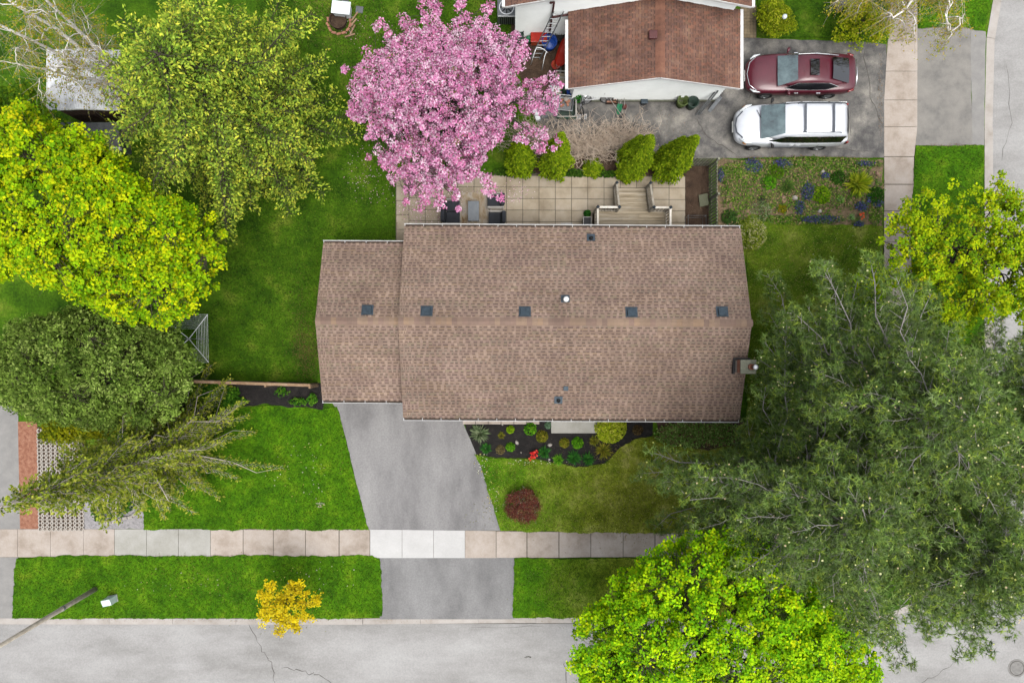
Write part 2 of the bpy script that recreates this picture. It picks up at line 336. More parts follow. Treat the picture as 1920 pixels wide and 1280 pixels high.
# driveways
def sheet(name, px, m, z, seed=None):
    poly = PL(px); poly = ragged(poly, .3, .03, seed) if seed else poly
    return structure(MB().prism(poly, .0005, z).build(name, m))
sheet('driveway', [(606, 722), (876, 722), (866, 786), (900, 868), (938, 994), (690, 994), (668, 905), (646, 812), (632, 768), (618, 745)], 'asphalt_drive', .012, 11)
sheet('driveway', [(712, 1044), (965, 1044), (965, 1160), (712, 1160)], 'asphalt_apron', .010)
sheet('driveway', [(-90, 760), (34, 760), (38, 992), (-90, 992)], 'asphalt_strip', .012)
sheet('driveway', [(-90, 1044), (34, 1044), (24, 1160), (-90, 1160)], 'asphalt_strip', .011)
old = sheet('driveway', [(1000, 188), (1020, 300), (1200, 300), (1350, 297), (1500, 294), (1657, 296), (1662, 84), (1600, 78), (1390, 72), (1000, 72)], 'asphalt_old', .013, 12)
sheet('driveway', [(1718, 54), (1820, 50), (1822, 273), (1716, 273)], 'asphalt_worn', .012, 13)
sheet('driveway', [(1820, 52), (1848, 60), (1845, 273), (1822, 273)], 'asphalt_strip', .010, 14)
# cracks: thin open seams filled with dirt
def crack(px, wd, par, z, seed):
    r = random.Random(seed); pts = []
    for (a, b) in zip(px[:-1], px[1:]):
        for k in range(6): pts.append((a[0] + (b[0] - a[0]) * k / 6 + r.uniform(-3, 3), a[1] + (b[1] - a[1]) * k / 6 + r.uniform(-3, 3)))
    pts.append(px[-1]); q = [Vector(P(*p)) for p in pts]; m = MB(); n = len(q)
    wds = [wd * r.uniform(.4, 1.3) for _ in q]; wds[0] = wds[-1] = .004
    top = []
    for i, p in enumerate(q):
        t = (q[min(i + 1, n - 1)] - q[max(i - 1, 0)]).normalized(); s = Vector((-t.y, t.x, 0)) * wds[i] / 2; top.append((p + s, p - s))
    for i in range(n - 1):
        a, b = top[i]; c, d = top[i + 1]; m.quad((a.x, a.y, z), (b.x, b.y, z), (d.x, d.y, z), (c.x, c.y, z))
    return m.build('crack', 'crack', par)
for i, (px, wd) in enumerate([([(462, 1168), (490, 1222), (508, 1245), (514, 1290)], .05), ([(528, 1252), (570, 1262), (600, 1268), (632, 1290)], .05), ([(1059, 1240), (1062, 1290)], .05),
                              ([(984, 1233), (995, 1234)], .09), ([(1700, 1300), (1745, 1275), (1790, 1245), (1820, 1226)], .04), ([(1098, 1262), (1106, 1264)], .04), ([(1880, 300), (1900, 230), (1890, 120)], .03), ([(880, 1180), (1020, 1176)], .02)]):
    crack(px, wd * .6, road, -.117, i)
for i, (px, wd) in enumerate([([(1395, 195), (1410, 175), (1425, 160)], .05), ([(1460, 230), (1560, 280), (1640, 285)], .04), ([(1620, 90), (1630, 180), (1655, 240)], .04), ([(1300, 220), (1330, 260), (1380, 290)], .05)]):
    crack(px, wd, old, .016, 20 + i)
mh = MB(); mc = P(1907, 1252, -.11)
mh.lathe([(.02, .004), (.30, .004), (.31, .001), (.34, .001), (.345, .006), (.40, .006), (.42, 0)], 28, (mc[0], mc[1], -.118))
for a in range(3): mh.box(mc[0] - .2, mc[0] + .2, mc[1] - .15 + a * .14, mc[1] - .12 + a * .14, -.115, -.108)
mho = mh.build('manhole_cover', 'iron', smooth=False); MB().lathe([(.312, .0075), (.338, .0075), (.338, .002), (.312, .002)], 28, (mc[0], mc[1], -.118), closed=True).build('rim_gap', 'crack', mho)
tag(mho, 'round grey iron manhole cover set in the road at the corner', 'manhole cover')

# ------------------------------------------------------------------ pavements, laid slab by slab
def walk(edges_a, edges_b, mats, name='sidewalk', z=.022):
    bed = structure(MB().prism([P(*e)[:2] for e in edges_a] + [P(*e)[:2] for e in edges_b[::-1]], .0007, .006).build(name, 'joint'))
    for i in range(len(edges_a) - 1):
        a, b, c, d = [Vector(P(*q)) for q in (edges_a[i], edges_a[i + 1], edges_b[i + 1], edges_b[i])]; m = (a + b + c + d) / 4
        g = random.choice((.008, .012, .02)); q = []
        for v in (a, b, c, d):
            dv = m - v; q.append((v.x + math.copysign(g, dv.x), v.y + math.copysign(g, dv.y)))
        MB().prism(q, .001, z + random.uniform(-.004, .004)).build('slab', mats[i], bed)
    return bed
xs = [-90, -30, 34, 95, 157, 215, 275, 335, 395, 456, 513, 573, 636, 694, 754, 813, 872, 930, 988, 1048, 1108, 1168, 1228, 1288, 1348, 1408, 1468, 1528, 1590, 1655]
def ty(x): return 991 + max(0, (x - 650) * .012)
def by(x): return 1044 if x < 690 or x > 1080 else 1045.5
ms = ['slab_white' if 690 <= x < 870 else 'slab_grey' if 214 <= x < 390 else 'slab_beige' for x in xs]
walk([(x, ty(x)) for x in xs], [(x, by(x)) for x in xs], ms)
yv = [-120, -70, -20, 28, 76, 134, 188, 238, 294, 346, 396, 453, 505, 560, 615, 668, 722, 776, 830, 884, 938, 992, 1046]
def lx(y): return 1657 + max(0, 180 - y) * .07
def rx(y): return 1720 if y < 260 else 1714 if y < 350 else 1709
walk([(lx(y), y) for y in yv], [(rx(y), y) for y in yv], ['slab_beige'] * len(yv))
# back patio
pat = structure(MB().prism(PL([(742, 322), (1284, 328), (1284, 470), (742, 470)]), .0006, .02).build('patio', 'joint'))
cols = [767 + 30.45 * i for i in range(18)]; rows = [330, 351.5, 373, 394.5, 416, 437.5, 459]
def slab(x0, x1, y0, y1):
    sh = (x0 - 1000) * .006; g = .5
    MB().prism(PL([(x0 + g, y0 + g + sh), (x1 - g, y0 + g + sh), (x1 - g, y1 - g + sh), (x0 + g, y1 - g + sh)]), .001, .042 + random.uniform(-.005, .005)).build('slab', 'patio_slab', pat)
for i in range(17):
    for j in range(6): slab(cols[i], cols[i + 1], rows[j], rows[j + 1])
for j in range(5): slab(743, 767, 324 + 27 * j, 351 + 27 * j)
# path of small pavers by the neighbour's front door
pth = structure(MB().prism(PL([(1388, 10), (1418, 10), (1418, 72), (1388, 72)]), .014, .02).build('path', 'joint'))
mat('paver_tan', [C(138, 120, 92), C(168, 150, 120)], scale=5, rough=.95, rnd=.15, fine=.1)
for i in range(5):
    for j in range(10):
        MB().prism(PL([(1389 + i * 5.8, 12 + j * 6), (1394.2 + i * 5.8, 12 + j * 6), (1394.2 + i * 5.8, 17.4 + j * 6), (1389 + i * 5.8, 17.4 + j * 6)]), .015, .035).build('paver', 'paver_tan', pth)
# gravel strips and lattice turf pavers beside the neighbour's drive
structure(MB().prism(PL([(34, 790), (70, 790), (73, 991), (38, 991)]), .0008, .016).build('gravel_strip', 'red_gravel'))
structure(MB().prism(ragged(PL([(157, 900), (262, 900), (272, 940), (274, 988), (268, 991), (159, 991)]), .2, .03, 5), .0009, .02).build('gravel_strip', 'grey_gravel'))
gp = structure(MB().prism(PL([(70, 800), (157, 800), (159, 991), (73, 991)]), .0008, .012).build('paved_strip', 'soil'))
mat('lattice', [C(206, 196, 182), C(226, 218, 206)], scale=6, rough=.9, fine=.06, rnd=.04)
PW, PH = 17.2, 22.0; cell = (PW / 2) / FPX * CAM_Z
lm = MB()
for i in range(2):
    for j in range(3):
        lm.lathe([(.068, .0), (.068, .045), (.112, .045), (.112, .0)], 8, ((i - .5) * cell * .98, (j - 1) * cell * .86, .01), closed=True)
lme = lm.mesh('paver', 'lattice')
for i in range(5):
    for j in range(9):
        p = P(70 + PW * (i + .5) + (j * .35), 804 + 21.1 * (j + .5)); o = link('paver', lme, gp, loc=(p[0], p[1], .004)); o.rotation_euler.z = random.uniform(-.03, .03)

def seam(a, b, wd, z):
    a = Vector(a[:2]); b = Vector(b[:2]); d = (b - a).normalized(); n = Vector((-d.y, d.x)) * wd / 2
    MB().quad((a.x - n.x, a.y - n.y, z), (b.x - n.x, b.y - n.y, z), (b.x + n.x, b.y + n.y, z), (a.x + n.x, a.y + n.y, z)).build('seam', 'crack', road)
seam((-30, ys - kw - .02), (cx, ys - kw - .02), .035, -.116); seam((XE + .4, cy), P(1862, 240)[:2], .035, -.116); seam(P(1862, 240), P(1866, 70), .035, -.116)
# ------------------------------------------------------------------ roofs of laid shingles
mat('shingle_tan', [C(148, 125, 111), C(166, 142, 126), C(182, 157, 140)], scale=.8, detail=10, rs=.4, rough=.95, fine=.14, fscale=50, tint=True, rnd=.07)
mat('shingle_rust', [C(108, 78, 66), C(146, 107, 90), C(168, 130, 110)], scale=1.3, detail=8, rough=.95, fine=.16, fscale=45, tint=True, rnd=.09)
mat('roof_deck', [C(96, 78, 70), C(120, 100, 90)], scale=3, rough=.95)
mat('gutter', [C(206, 206, 204, .5), C(226, 226, 224, .55)], scale=2, rough=.5)
mat('gutter_dirt', [C(70, 58, 48), C(104, 88, 74)], scale=8, rough=1)
mat('siding', [(.60, .62, .60, 1), (.68, .70, .68, 1)], scale=1.2, rough=.7, rnd=.0)
mat('brick_wall', [C(150, 104, 84), C(178, 130, 106)], scale=6, rough=.9, fine=.15)
mat('vent_metal', [C(60, 76, 88), C(86, 104, 116)], scale=6, rough=.55, metal=.2)
mat('dark', [C(28, 28, 30), C(44, 44, 46)], scale=8, rough=.6)
mat('white_metal', [C(216, 218, 220, .6), C(238, 240, 242, .6)], scale=6, rough=.4)
mat('white_paint', [C(214, 214, 210, .6), C(236, 236, 232, .6)], scale=5, rough=.6)
mat('galvanised', [C(150, 154, 156), C(196, 200, 202)], scale=7, rough=.35, metal=.6)
mat('glass_dark', [C(20, 26, 30), C(34, 42, 46)], scale=3, rough=.05, spec=.6)
mat('brown_trim', [C(92, 44, 44), C(116, 60, 58)], scale=4, rough=.6)
EXPO = .127
def strip_template(seed, dark, mids):
    """one strip shingle, 1 m long: a dark lower layer and lighter laminated tabs over it"""
    r = random.Random(seed); m = MB(); lift = .014
    def lay(x0, x1, y0, y1, zb, t):
        m.ct = t; k = lift / (EXPO + .03)
        z = lambda y: zb + lift - (y) * k
        v = [(x0, y0, z(y0) - .02), (x1, y0, z(y0) - .02), (x1, y0, z(y0)), (x0, y0, z(y0)), (x1, y1, z(y1)), (x0, y1, z(y1))]
        m._add(v, [(0, 1, 2, 3), (3, 2, 4, 5)]); m._add([v[0], v[3], v[5]], [(0, 1, 2)]); m._add([v[1], v[4], v[2]], [(0, 1, 2)])
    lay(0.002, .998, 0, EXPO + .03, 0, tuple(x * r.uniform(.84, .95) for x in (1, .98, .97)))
    x = r.uniform(0, .2)
    while x < .97:
        g = r.uniform(.11, .21); x1 = min(.995, x + g)
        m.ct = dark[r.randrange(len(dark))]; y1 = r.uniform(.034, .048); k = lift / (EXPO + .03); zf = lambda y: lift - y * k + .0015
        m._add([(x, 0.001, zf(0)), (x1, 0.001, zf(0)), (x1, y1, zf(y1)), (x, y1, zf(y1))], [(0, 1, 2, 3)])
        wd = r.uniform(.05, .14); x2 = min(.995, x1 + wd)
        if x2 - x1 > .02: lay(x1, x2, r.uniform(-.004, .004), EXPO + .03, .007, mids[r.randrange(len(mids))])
        x = x2
    return m
def shingle_set(mname, dark, mids, n=10):
    ts = [strip_template(i, dark, mids) for i in range(n)]
    return [(np.array(t.v), t.f, [np.array(q) for q in t.t], t.mesh('shingle', mname)) for t in ts], mname
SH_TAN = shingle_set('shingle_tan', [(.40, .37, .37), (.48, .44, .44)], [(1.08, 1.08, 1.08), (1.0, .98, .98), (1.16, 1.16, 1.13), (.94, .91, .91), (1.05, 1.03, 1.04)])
SH_RUST = shingle_set('shingle_rust', [(.55, .55, .6), (.66, .62, .62)], [(1, 1, 1), (1.15, 1.05, .98), (.85, .86, .9), (1.05, .9, .82), (.75, .78, .84)])
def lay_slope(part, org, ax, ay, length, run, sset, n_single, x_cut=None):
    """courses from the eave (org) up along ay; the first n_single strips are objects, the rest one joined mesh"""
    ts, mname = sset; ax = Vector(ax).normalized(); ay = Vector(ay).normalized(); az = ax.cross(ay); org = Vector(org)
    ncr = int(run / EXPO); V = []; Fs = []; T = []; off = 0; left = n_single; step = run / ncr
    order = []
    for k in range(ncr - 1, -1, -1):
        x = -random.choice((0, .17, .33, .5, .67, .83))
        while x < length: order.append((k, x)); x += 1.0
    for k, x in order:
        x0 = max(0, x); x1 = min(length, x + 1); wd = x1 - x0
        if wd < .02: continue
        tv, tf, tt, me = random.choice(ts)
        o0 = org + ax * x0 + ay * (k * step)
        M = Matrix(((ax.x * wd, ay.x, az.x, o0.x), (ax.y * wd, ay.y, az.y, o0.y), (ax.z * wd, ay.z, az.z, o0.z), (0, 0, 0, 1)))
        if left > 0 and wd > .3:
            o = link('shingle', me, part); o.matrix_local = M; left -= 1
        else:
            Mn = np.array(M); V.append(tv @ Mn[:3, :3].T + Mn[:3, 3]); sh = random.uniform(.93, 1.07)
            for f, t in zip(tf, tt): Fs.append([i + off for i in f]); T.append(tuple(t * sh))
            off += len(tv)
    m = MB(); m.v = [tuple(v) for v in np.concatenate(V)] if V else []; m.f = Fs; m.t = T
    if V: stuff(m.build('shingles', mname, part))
def gable_roof(house, name, x0, x1, yc, half, z_e, z_r, sset, n_single, mname, caps=True):
    """ridge along x; deck slab, shingles on both slopes, ridge caps"""
    th = .12; run = math.hypot(half, z_r - z_e); m = MB()
    for s in (1, -1):
        m._add([(x0, yc, z_r - .03), (x1, yc, z_r - .03), (x1, yc + s * half, z_e - .03), (x0, yc + s * half, z_e - .03), (x0, yc, z_r - .03 - th), (x1, yc, z_r - .03 - th), (x1, yc + s * half, z_e - .03 - th), (x0, yc + s * half, z_e - .03 - th)],
               [(0, 1, 2, 3), (7, 6, 5, 4), (3, 2, 6, 7), (0, 3, 7, 4), (1, 5, 6, 2)])
    rf = m.build(name, 'roof_deck', house)
    up = Vector((0, -half, z_r - z_e)); lay_slope(rf, (x1, yc + half, z_e - .02), (-1, 0, 0), up, x1 - x0, run, sset, n_single)
    up = Vector((0, half, z_r - z_e)); lay_slope(rf, (x0, yc - half, z_e - .02), (1, 0, 0), up, x1 - x0, run, sset, n_single)
    mc = []
    for i in range(6):
        c = MB(); c.ct = (lambda L: L[i % len(L)])([(1.05, 1.02, .92), (.80, .76, .76), (.96, .93, .88), (1.12, 1.06, .9), (.88, .82, .82)]); sl = (z_r - z_e) / half; hw = .145
        c._add([(0, -hw, .012 - hw * sl), (0, 0, .022), (0, hw, .012 - hw * sl), (.25, -hw, .002 - hw * sl), (.25, 0, .012), (.25, hw, .002 - hw * sl), (0, -hw, -.01 - hw * sl), (0, 0, -.0), (0, hw, -.01 - hw * sl)],
               [(0, 3, 4, 1), (1, 4, 5, 2), (0, 1, 7, 6), (1, 2, 8, 7)]); mc.append(c.mesh('ridge_shingle', mname))
    x = x0
    while x < x1 - .05: link('ridge_shingle', random.choice(mc), rf, loc=(x, yc, z_r)); x += .213
    return rf
def gutter(house, x0, x1, y, z, s, name='gutter'):
    """K-style trough along x; s = which way it faces"""
    prof = [(0, 0), (.11 * s, 0), (.13 * s, .10), (.118 * s, .10), (.10 * s, .02), (.0, .02)]
    g = MB().loft([[(x, y + a, z + b) for a, b in prof] for x in (x0, x1)]).build(name, 'gutter', house)
    MB().box(x0 + .01, x1 - .01, min(y + .012 * s, y + .1 * s), max(y + .012 * s, y + .1 * s), z + .021, z + .05).build('leaf_litter', 'gutter_dirt', g)
    n = int((x1 - x0) / .75)
    for i in range(n + 1):
        x = x0 + .03 + i * (x1 - x0 - .06) / n; MB().box(x - .008, x + .008, min(y + .02 * s, y + .125 * s), max(y + .02 * s, y + .125 * s), z + .09, z + .098).build('hanger', 'gutter', g)
    return g

# ------------------------------------------------------------------ the bungalow in the middle
H = thing('bungalow', 'bungalow with brown shingled gable roof and attached lower garage, in the middle', 'house', (2.5, .77, 0), R(-.36))
HX0, HX1, HY, HE, HR, HH = -4.52 - 2.5, 9.53 - 2.5, 0.0, 2.7, 4.09, 4.0
GX0, GX1, GE, GR, GH = -7.96 - 2.5, -4.3 - 2.5, 2.5, 3.60, 3.31
m = MB(); a, b = HX0 + .3, HX1 - .3; hw = HH - .45; zr = HR - .2; ze = zr - hw * (HR - HE) / HH
m._add([(a, -hw, 0), (b, -hw, 0), (b, hw, 0), (a, hw, 0), (a, -hw, ze), (b, -hw, ze), (b, hw, ze), (a, hw, ze), (a, 0, zr), (b, 0, zr)],
       [(0, 1, 5, 4), (2, 3, 7, 6), (1, 2, 6, 9, 5), (3, 0, 4, 8, 7)])
m.build('wall', 'brick_wall', H)
m = MB(); a, b = GX0 + .3, GX1 + .2; hw = GH - .4; zr = GR - .2; ze = zr - hw * (GR - GE) / GH
m._add([(a, -hw, 0), (b, -hw, 0), (b, hw, 0), (a, hw, 0), (a, -hw, ze), (b, -hw, ze), (b, hw, ze), (a, hw, ze), (a, 0, zr), (b, 0, zr)], [(0, 1, 5, 4), (2, 3, 7, 6), (1, 2, 6, 9, 5), (3, 0, 4, 8, 7)])
m.build('garage_wall', 'siding', H)
gd = MB().box(a + .35, b - .35, -hw - .05, -hw - .005, .02, 2.15).build('garage_door', 'white_paint', H)
for i in range(4): MB().box(a + .38, b - .38, -hw - .065, -hw - .051, .05 + i * .53, .53 + i * .53).build('panel', 'white_paint', gd)
HWF = -(HH - .45)
for nm, x0, x1, z0, z1 in (('window', -1.6, .2, .9, 2.2), ('window', 3.9, 5.9, .9, 2.2), ('window', -4.4, -3.0, 1.0, 2.2)):
    wnd = MB().box(x0, x1, HWF - .03, HWF - .004, z0, z1).build(nm, 'white_paint', H); MB().box(x0 + .06, x1 - .06, HWF - .045, HWF - .032, z0 + .06, z1 - .06).build('pane', 'glass_dark', wnd)
dr = MB().box(1.6, 2.55, HWF - .05, HWF - .004, .15, 2.2).build('door', 'brown_trim', H); MB().box(2.4, 2.45, HWF - .09, HWF - .052, 1.1, 1.2).build('handle', 'galvanised', dr)
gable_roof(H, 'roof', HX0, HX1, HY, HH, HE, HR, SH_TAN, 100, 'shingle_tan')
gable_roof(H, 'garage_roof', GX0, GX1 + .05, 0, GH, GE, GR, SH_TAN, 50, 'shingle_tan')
gutter(H, HX0, HX1 - .02, HH - .02, HE - .09, 1); gutter(H, HX0, HX1 - .02, -HH + .02, HE - .09, -1)
gutter(H, GX0, GX1 - .05, GH - .02, GE - .09, 1); gutter(H, GX0, GX1 - .05, -GH + .02, GE - .09, -1)
SLOPE = math.atan2(HR - HE, HH)
def on_roof(px, py, garage=False):
    """bungalow-local point of the roof surface under a photo measurement"""
    zr, sl = (GR, (GR - GE) / GH) if garage else (HR, (HR - HE) / HH); z = zr - .1
    for _ in range(8):
        q = Vector(P(px, py, z)) - Vector((2.5, .77, 0)); q = Matrix.Rotation(R(.36), 3, 'Z') @ q; z = zr - abs(q.y) * sl
    return Vector((q.x, q.y, z)), (-1 if q.y > 0 else 1) * math.atan(sl)
def roof_item(name, px, py, garage=False):
    p, a = on_roof(px, py, garage); o = bpy.data.objects.new(name, None); COL.objects.link(o); o.parent = H; o.location = p; o.rotation_euler = (a, 0, 0); return o, a
for px, py, g in ((689, 582, True), (800, 584, False), (984, 585, False), (1184, 586, False), (1354, 585, False)):
    o, a = roof_item('roof_vent', px, py, g)
    MB().box(-.24, .24, -.20, .24, .012, .022).build('flashing', 'vent_metal', o)
    MB()._add([(-.15, -.15, .02), (.15, -.15, .02), (.15, .15, .02), (-.15, .15, .02), (-.17, -.19, .16), (.17, -.19, .16), (.17, .17, .10), (-.17, .17, .10), (-.17, -.19, .12), (.17, -.19, .12)],
              [(0, 1, 9, 8), (8, 9, 5, 4), (4, 5, 6, 7), (1, 2, 6, 5, 9), (3, 0, 8, 4, 7), (2, 3, 7, 6)]).build('hood', 'vent_metal', o, bevel=.01)
def pipe(px, py, r, h, m, cap, fl=True):
    p, a = on_roof(px, py); o = bpy.data.objects.new('roof_pipe', None); COL.objects.link(o); o.parent = H; o.location = p
    if fl: f = MB().box(-.17, .17, -.12, .2, .012, .022).build('flashing', 'vent_metal', o); f.rotation_euler.x = a
    MB().lathe([(r * 1.6, -.05), (r * 1.5, .05), (r, .1), (r, h), (r * .8, h), (r * .8, h - .12), (.001, h - .12)], 18).build('pipe', m, o, smooth=True)
    if cap: MB().lathe([(r * 1.3, h + .02), (r * 1.3, h + .08), (r * 1.0, h + .12), (.01, h + .13)], 18).build('cap', 'gutter', o, smooth=True)
pipe(1108, 447, .055, .30, 'dark', False); pipe(1047, 751, .055, .24, 'dark', False); pipe(1060, 562, .085, .38, 'galvanised', True)
o, a = roof_item('roof_vent', 1061, 728)
MB().box(-.10, .10, -.09, .11, .012, .05).build('hood', 'vent_metal', o, bevel=.01)
# chimney at the east gable
mat('brick', [C(150, 92, 70), C(178, 118, 92)], scale=9, rough=.9, rnd=.2, fine=.15)
mat('mortar', [C(150, 142, 130), C(176, 168, 156)], scale=12, rough=1)
ch = bpy.data.objects.new('chimney', None); COL.objects.link(ch); ch.parent = H; ch.location = (6.80, -1.72, 0)
MB().box(-.27, .27, -.245, .245, 0, 4.28).build('core', 'mortar', ch)
for row in range(6):
    z = 3.86 + row * .075
    for side in range(4):
        for k in range(3):
            t0 = -.25 + k * .18 + (row % 2) * .03; t1 = min(t0 + .165, .255)
            if side == 0: bx = (t0, t1, -.262, -.2)
            elif side == 1: bx = (t0, t1, .2, .262)
            elif side == 2: bx = (-.287, -.22, t0, min(t1, .24))
            else: bx = (.22, .287, t0, min(t1, .24))
            MB().box(*bx, z, z + .064).build('brick', 'brick', ch)
mat('cement_cap', [C(120, 124, 104), C(156, 156, 138)], scale=9, rough=1, fine=.2)
MB().box(-.31, .31, -.28, .28, 4.30, 4.39).build('cap', 'cement_cap', ch, bevel=.02)
MB().lathe([(.12, 4.38), (.11, 4.56), (.085, 4.56), (.085, 4.42), (.001, 4.42)], 16, (.08, 0, 0)).build('flue', 'brick', ch, smooth=True)
MB().lathe([(.06, 4.4), (.06, 4.68), (.10, 4.70), (.001, 4.74)], 14, (.18, .0, 0)).build('flue_cowl', 'white_metal', ch, smooth=True)
fl = MB().box(-.36, -.29, -.32, .32, 3.45, 3.64).build('flashing', 'dark', ch); MB().box(-.36, .3, .27, .33, 3.5, 3.72).build('flashing', 'dark', ch)

# ------------------------------------------------------------------ the neighbour's house (north)
NH = thing('neighbour_house', 'white sided house and garage with rust red shingle roofs at the top edge', 'house')
def siding_box(name, x0, x1, y0, y1, z1, gable=None, parent=NH):
    """lapped siding: each board leans out over the one below"""
    m = MB(); bh = .2; n = int(z1 / bh); st = z1 / n
    for i in range(n):
        za, zb = i * st, (i + 1) * st; o = .022
        m._add([(x0 - o, y0 - o, za), (x1 + o, y0 - o, za), (x1 + o, y1 + o, za), (x0 - o, y1 + o, za), (x0, y0, zb), (x1, y0, zb), (x1, y1, zb), (x0, y1, zb)],
               [(0, 1, 5, 4), (1, 2, 6, 5), (2, 3, 7, 6), (3, 0, 4, 7), (3, 2, 1, 0)])
    if gable:
        xr, zr = gable; m._add([(x0, y0, z1), (x1, y0, z1), (xr, y0, zr), (x0, y1, z1), (x1, y1, z1), (xr, y1, zr)], [(0, 1, 2), (3, 5, 4)])
    return m.build(name, 'siding', parent)
def gable_roof_ns(house, name, y0, y1, xc, half, z_e, z_r, sset, n_single, mname):
    o = bpy.data.objects.new(name, None); COL.objects.link(o); o.parent = house; o.location = (xc, 0, 0); o.rotation_euler.z = R(90)
    th = .12; run = math.hypot(half, z_r - z_e); m = MB()
    for s in (1, -1):
        m._add([(y0, 0, z_r - .03), (y1, 0, z_r - .03), (y1, s * half, z_e - .03), (y0, s * half, z_e - .03), (y0, 0, z_r - .03 - th), (y1, 0, z_r - .03 - th), (y1, s * half, z_e - .03 - th), (y0, s * half, z_e - .03 - th)],
               [(0, 1, 2, 3), (7, 6, 5, 4), (3, 2, 6, 7), (0, 3, 7, 4), (1, 5, 6, 2)])
    m.build('roof_deck', 'roof_deck', o)
    lay_slope(o, (y1, half, z_e - .02), (-1, 0, 0), Vector((0, -half, z_r - z_e)), y1 - y0, run, sset, n_single)
    lay_slope(o, (y0, -half, z_e - .02), (1, 0, 0), Vector((0, half, z_r - z_e)), y1 - y0, run, sset, n_single)
    sl = (z_r - z_e) / half; hw = .2; mc = []
    for i in range(5):
        c = MB(); c.ct = random.choice([(1.15, 1.0, .9), (.8, .8, .85), (1.1, .95, .85), (.95, .85, .8)])
        c._add([(0, -hw, .012 - hw * sl), (0, 0, .022), (0, hw, .012 - hw * sl), (.25, -hw, .002 - hw * sl), (.25, 0, .012), (.25, hw, .002 - hw * sl)], [(0, 3, 4, 1), (1, 4, 5, 2)]); mc.append(c.mesh('ridge_shingle', mname))
    y = y0
    while y < y1 - .05: link('ridge_shingle', random.choice(mc), o, loc=(y, 0, z_r)); y += .21
    return o
siding_box('garage_wall', 2.72, 9.28, 11.02, 13.9, 2.35, (6.0, 3.42))
gable_roof_ns(NH, 'garage_roof', 10.66, 14.0, 6.0, 3.63, 2.42, 3.62, SH_RUST, 75, 'shingle_rust')
siding_box('wall', .16, 9.3, 13.92, 24, 3.45, (4.72, 5.0))
gable_roof_ns(NH, 'roof', 13.56, 24.4, 4.72, 5.0, 3.55, 5.25, SH_RUST, 20, 'shingle_rust')
for x, y0, y1, z, nm in ((2.37, 10.66, 13.56, 2.36, 'gutter'), (9.63, 10.66, 14, 2.36, 'gutter'), (-.28, 13.56, 24.4, 3.48, 'gutter'), (9.72, 13.56, 24.4, 3.48, 'gutter')):
    s = -1 if x < 5 else 1; MB().box(min(x, x + .13 * s), max(x, x + .13 * s), y0 - .01, y1, z - .06, z + .06).build(nm, 'gutter', NH, bevel=.01)
for xa, za, xb, zb, y in ((2.37, 2.36, 6, 3.55, 10.655), (9.63, 2.36, 6, 3.55, 10.655), (-.28, 3.48, 4.72, 5.17, 13.555), (9.72, 3.48, 4.72, 5.17, 13.555)):
    MB().bar((xa, y, za - .02), (xb, y, zb - .02), .025, .12).build('fascia', 'gutter', NH)
ds = MB().tube([(1.55, 13.75, 3.45), (1.72, 13.84, 3.3), (1.68, 13.84, .1)], .045, 6).build('downspout', 'brown_trim', NH)
MB().tube([(2.6, 13.86, 2.30), (1.7, 13.84, 2.02)], .045, 6).build('downspout', 'brown_trim', NH)
MB().box(2.66, 9.34, 10.93, 10.99, 0, .14).build('foundation', 'cement_cap', NH)
p = on = P(1224, 66, 3.55); MB().box(p[0] - .17, p[0] + .17, p[1] - .17, p[1] + .17, 3.46, 3.66).build('roof_vent', 'brown_trim', NH, bevel=.03)

# ------------------------------------------------------------------ shed and low store in the far corner
mat('shed_metal', [C(190, 192, 194, .4), C(232, 234, 236, .5), C(246, 248, 250, .6)], scale=1.6, detail=9, rough=.5, metal=.0, fine=.12)
mat('wood_brown', [C(58, 40, 28), C(92, 64, 44), C(112, 82, 58)], scale=3, rough=.9, stretch=((1, 1, .15), 0), fine=.2, rnd=.15)
SHD = thing('garden_shed', 'small shed with pale corrugated metal roof under birch branches, top left', 'shed', (-18.25, 11.15, 0))
for i in range(16):
    x = -1.42 + i * .185; MB().box(x, x + .17, -1.13, -1.09, 0, 2.0 + (.12 - abs(x + .09) * .08)).build('board', 'wood_brown', SHD)
MB().box(-1.42, 1.5, -1.08, 1.15, 0, 2.0).build('wall', 'wood_brown', SHD)
m = MB(); n = 60
for s in (0, 1):
    pass
def cor(u, v):
    x = -1.55 + 3.1 * u; return (x, -1.3 + 2.55 * v, 2.30 - abs(x) * .11 + .012 * math.sin(u * n * math.pi))
m.grid(cor, 120, 1); m.build('roof', 'shed_metal', SHD)
MB().box(-1.56, -1.52, -1.32, 1.26, 2.06, 2.16).build('trim', 'white_paint', SHD); MB().box(1.52, 1.56, -1.32, 1.26, 2.06, 2.16).build('trim', 'white_paint', SHD)
MB().bar((-1.54, -1.31, 2.09), (0, -1.31, 2.25), .03, .07).build('trim', 'white_paint', SHD); MB().bar((1.54, -1.31, 2.09), (0, -1.31, 2.25), .03, .07).build('trim', 'white_paint', SHD)
ST = thing('storage_bin', 'low grey storage box with white front rim below the shed', 'storage box', (-18.9, 9.1, 0))
MB().box(-1.5, 1.5, -.55, .5, 0, .95).build('box', 'galvanised', ST)
mat('felt_grey', [C(104, 108, 112), C(136, 140, 142)], scale=2, rough=.9, fine=.12)
MB()._add([(-1.55, -.5, .98), (1.55, -.5, .98), (1.55, .55, 1.12), (-1.55, .55, 1.12), (-1.55, -.5, .95), (1.55, -.5, .95), (1.55, .55, 1.09), (-1.55, .55, 1.09)], [(0, 1, 2, 3), (7, 6, 5, 4), (0, 4, 5, 1), (1, 5, 6, 2), (2, 6, 7, 3), (3, 7, 4, 0)]).build('lid', 'felt_grey', ST)
MB().box(-1.56, 1.56, -.62, -.5, .86, 1.0).build('rim', 'white_paint', ST, bevel=.02)
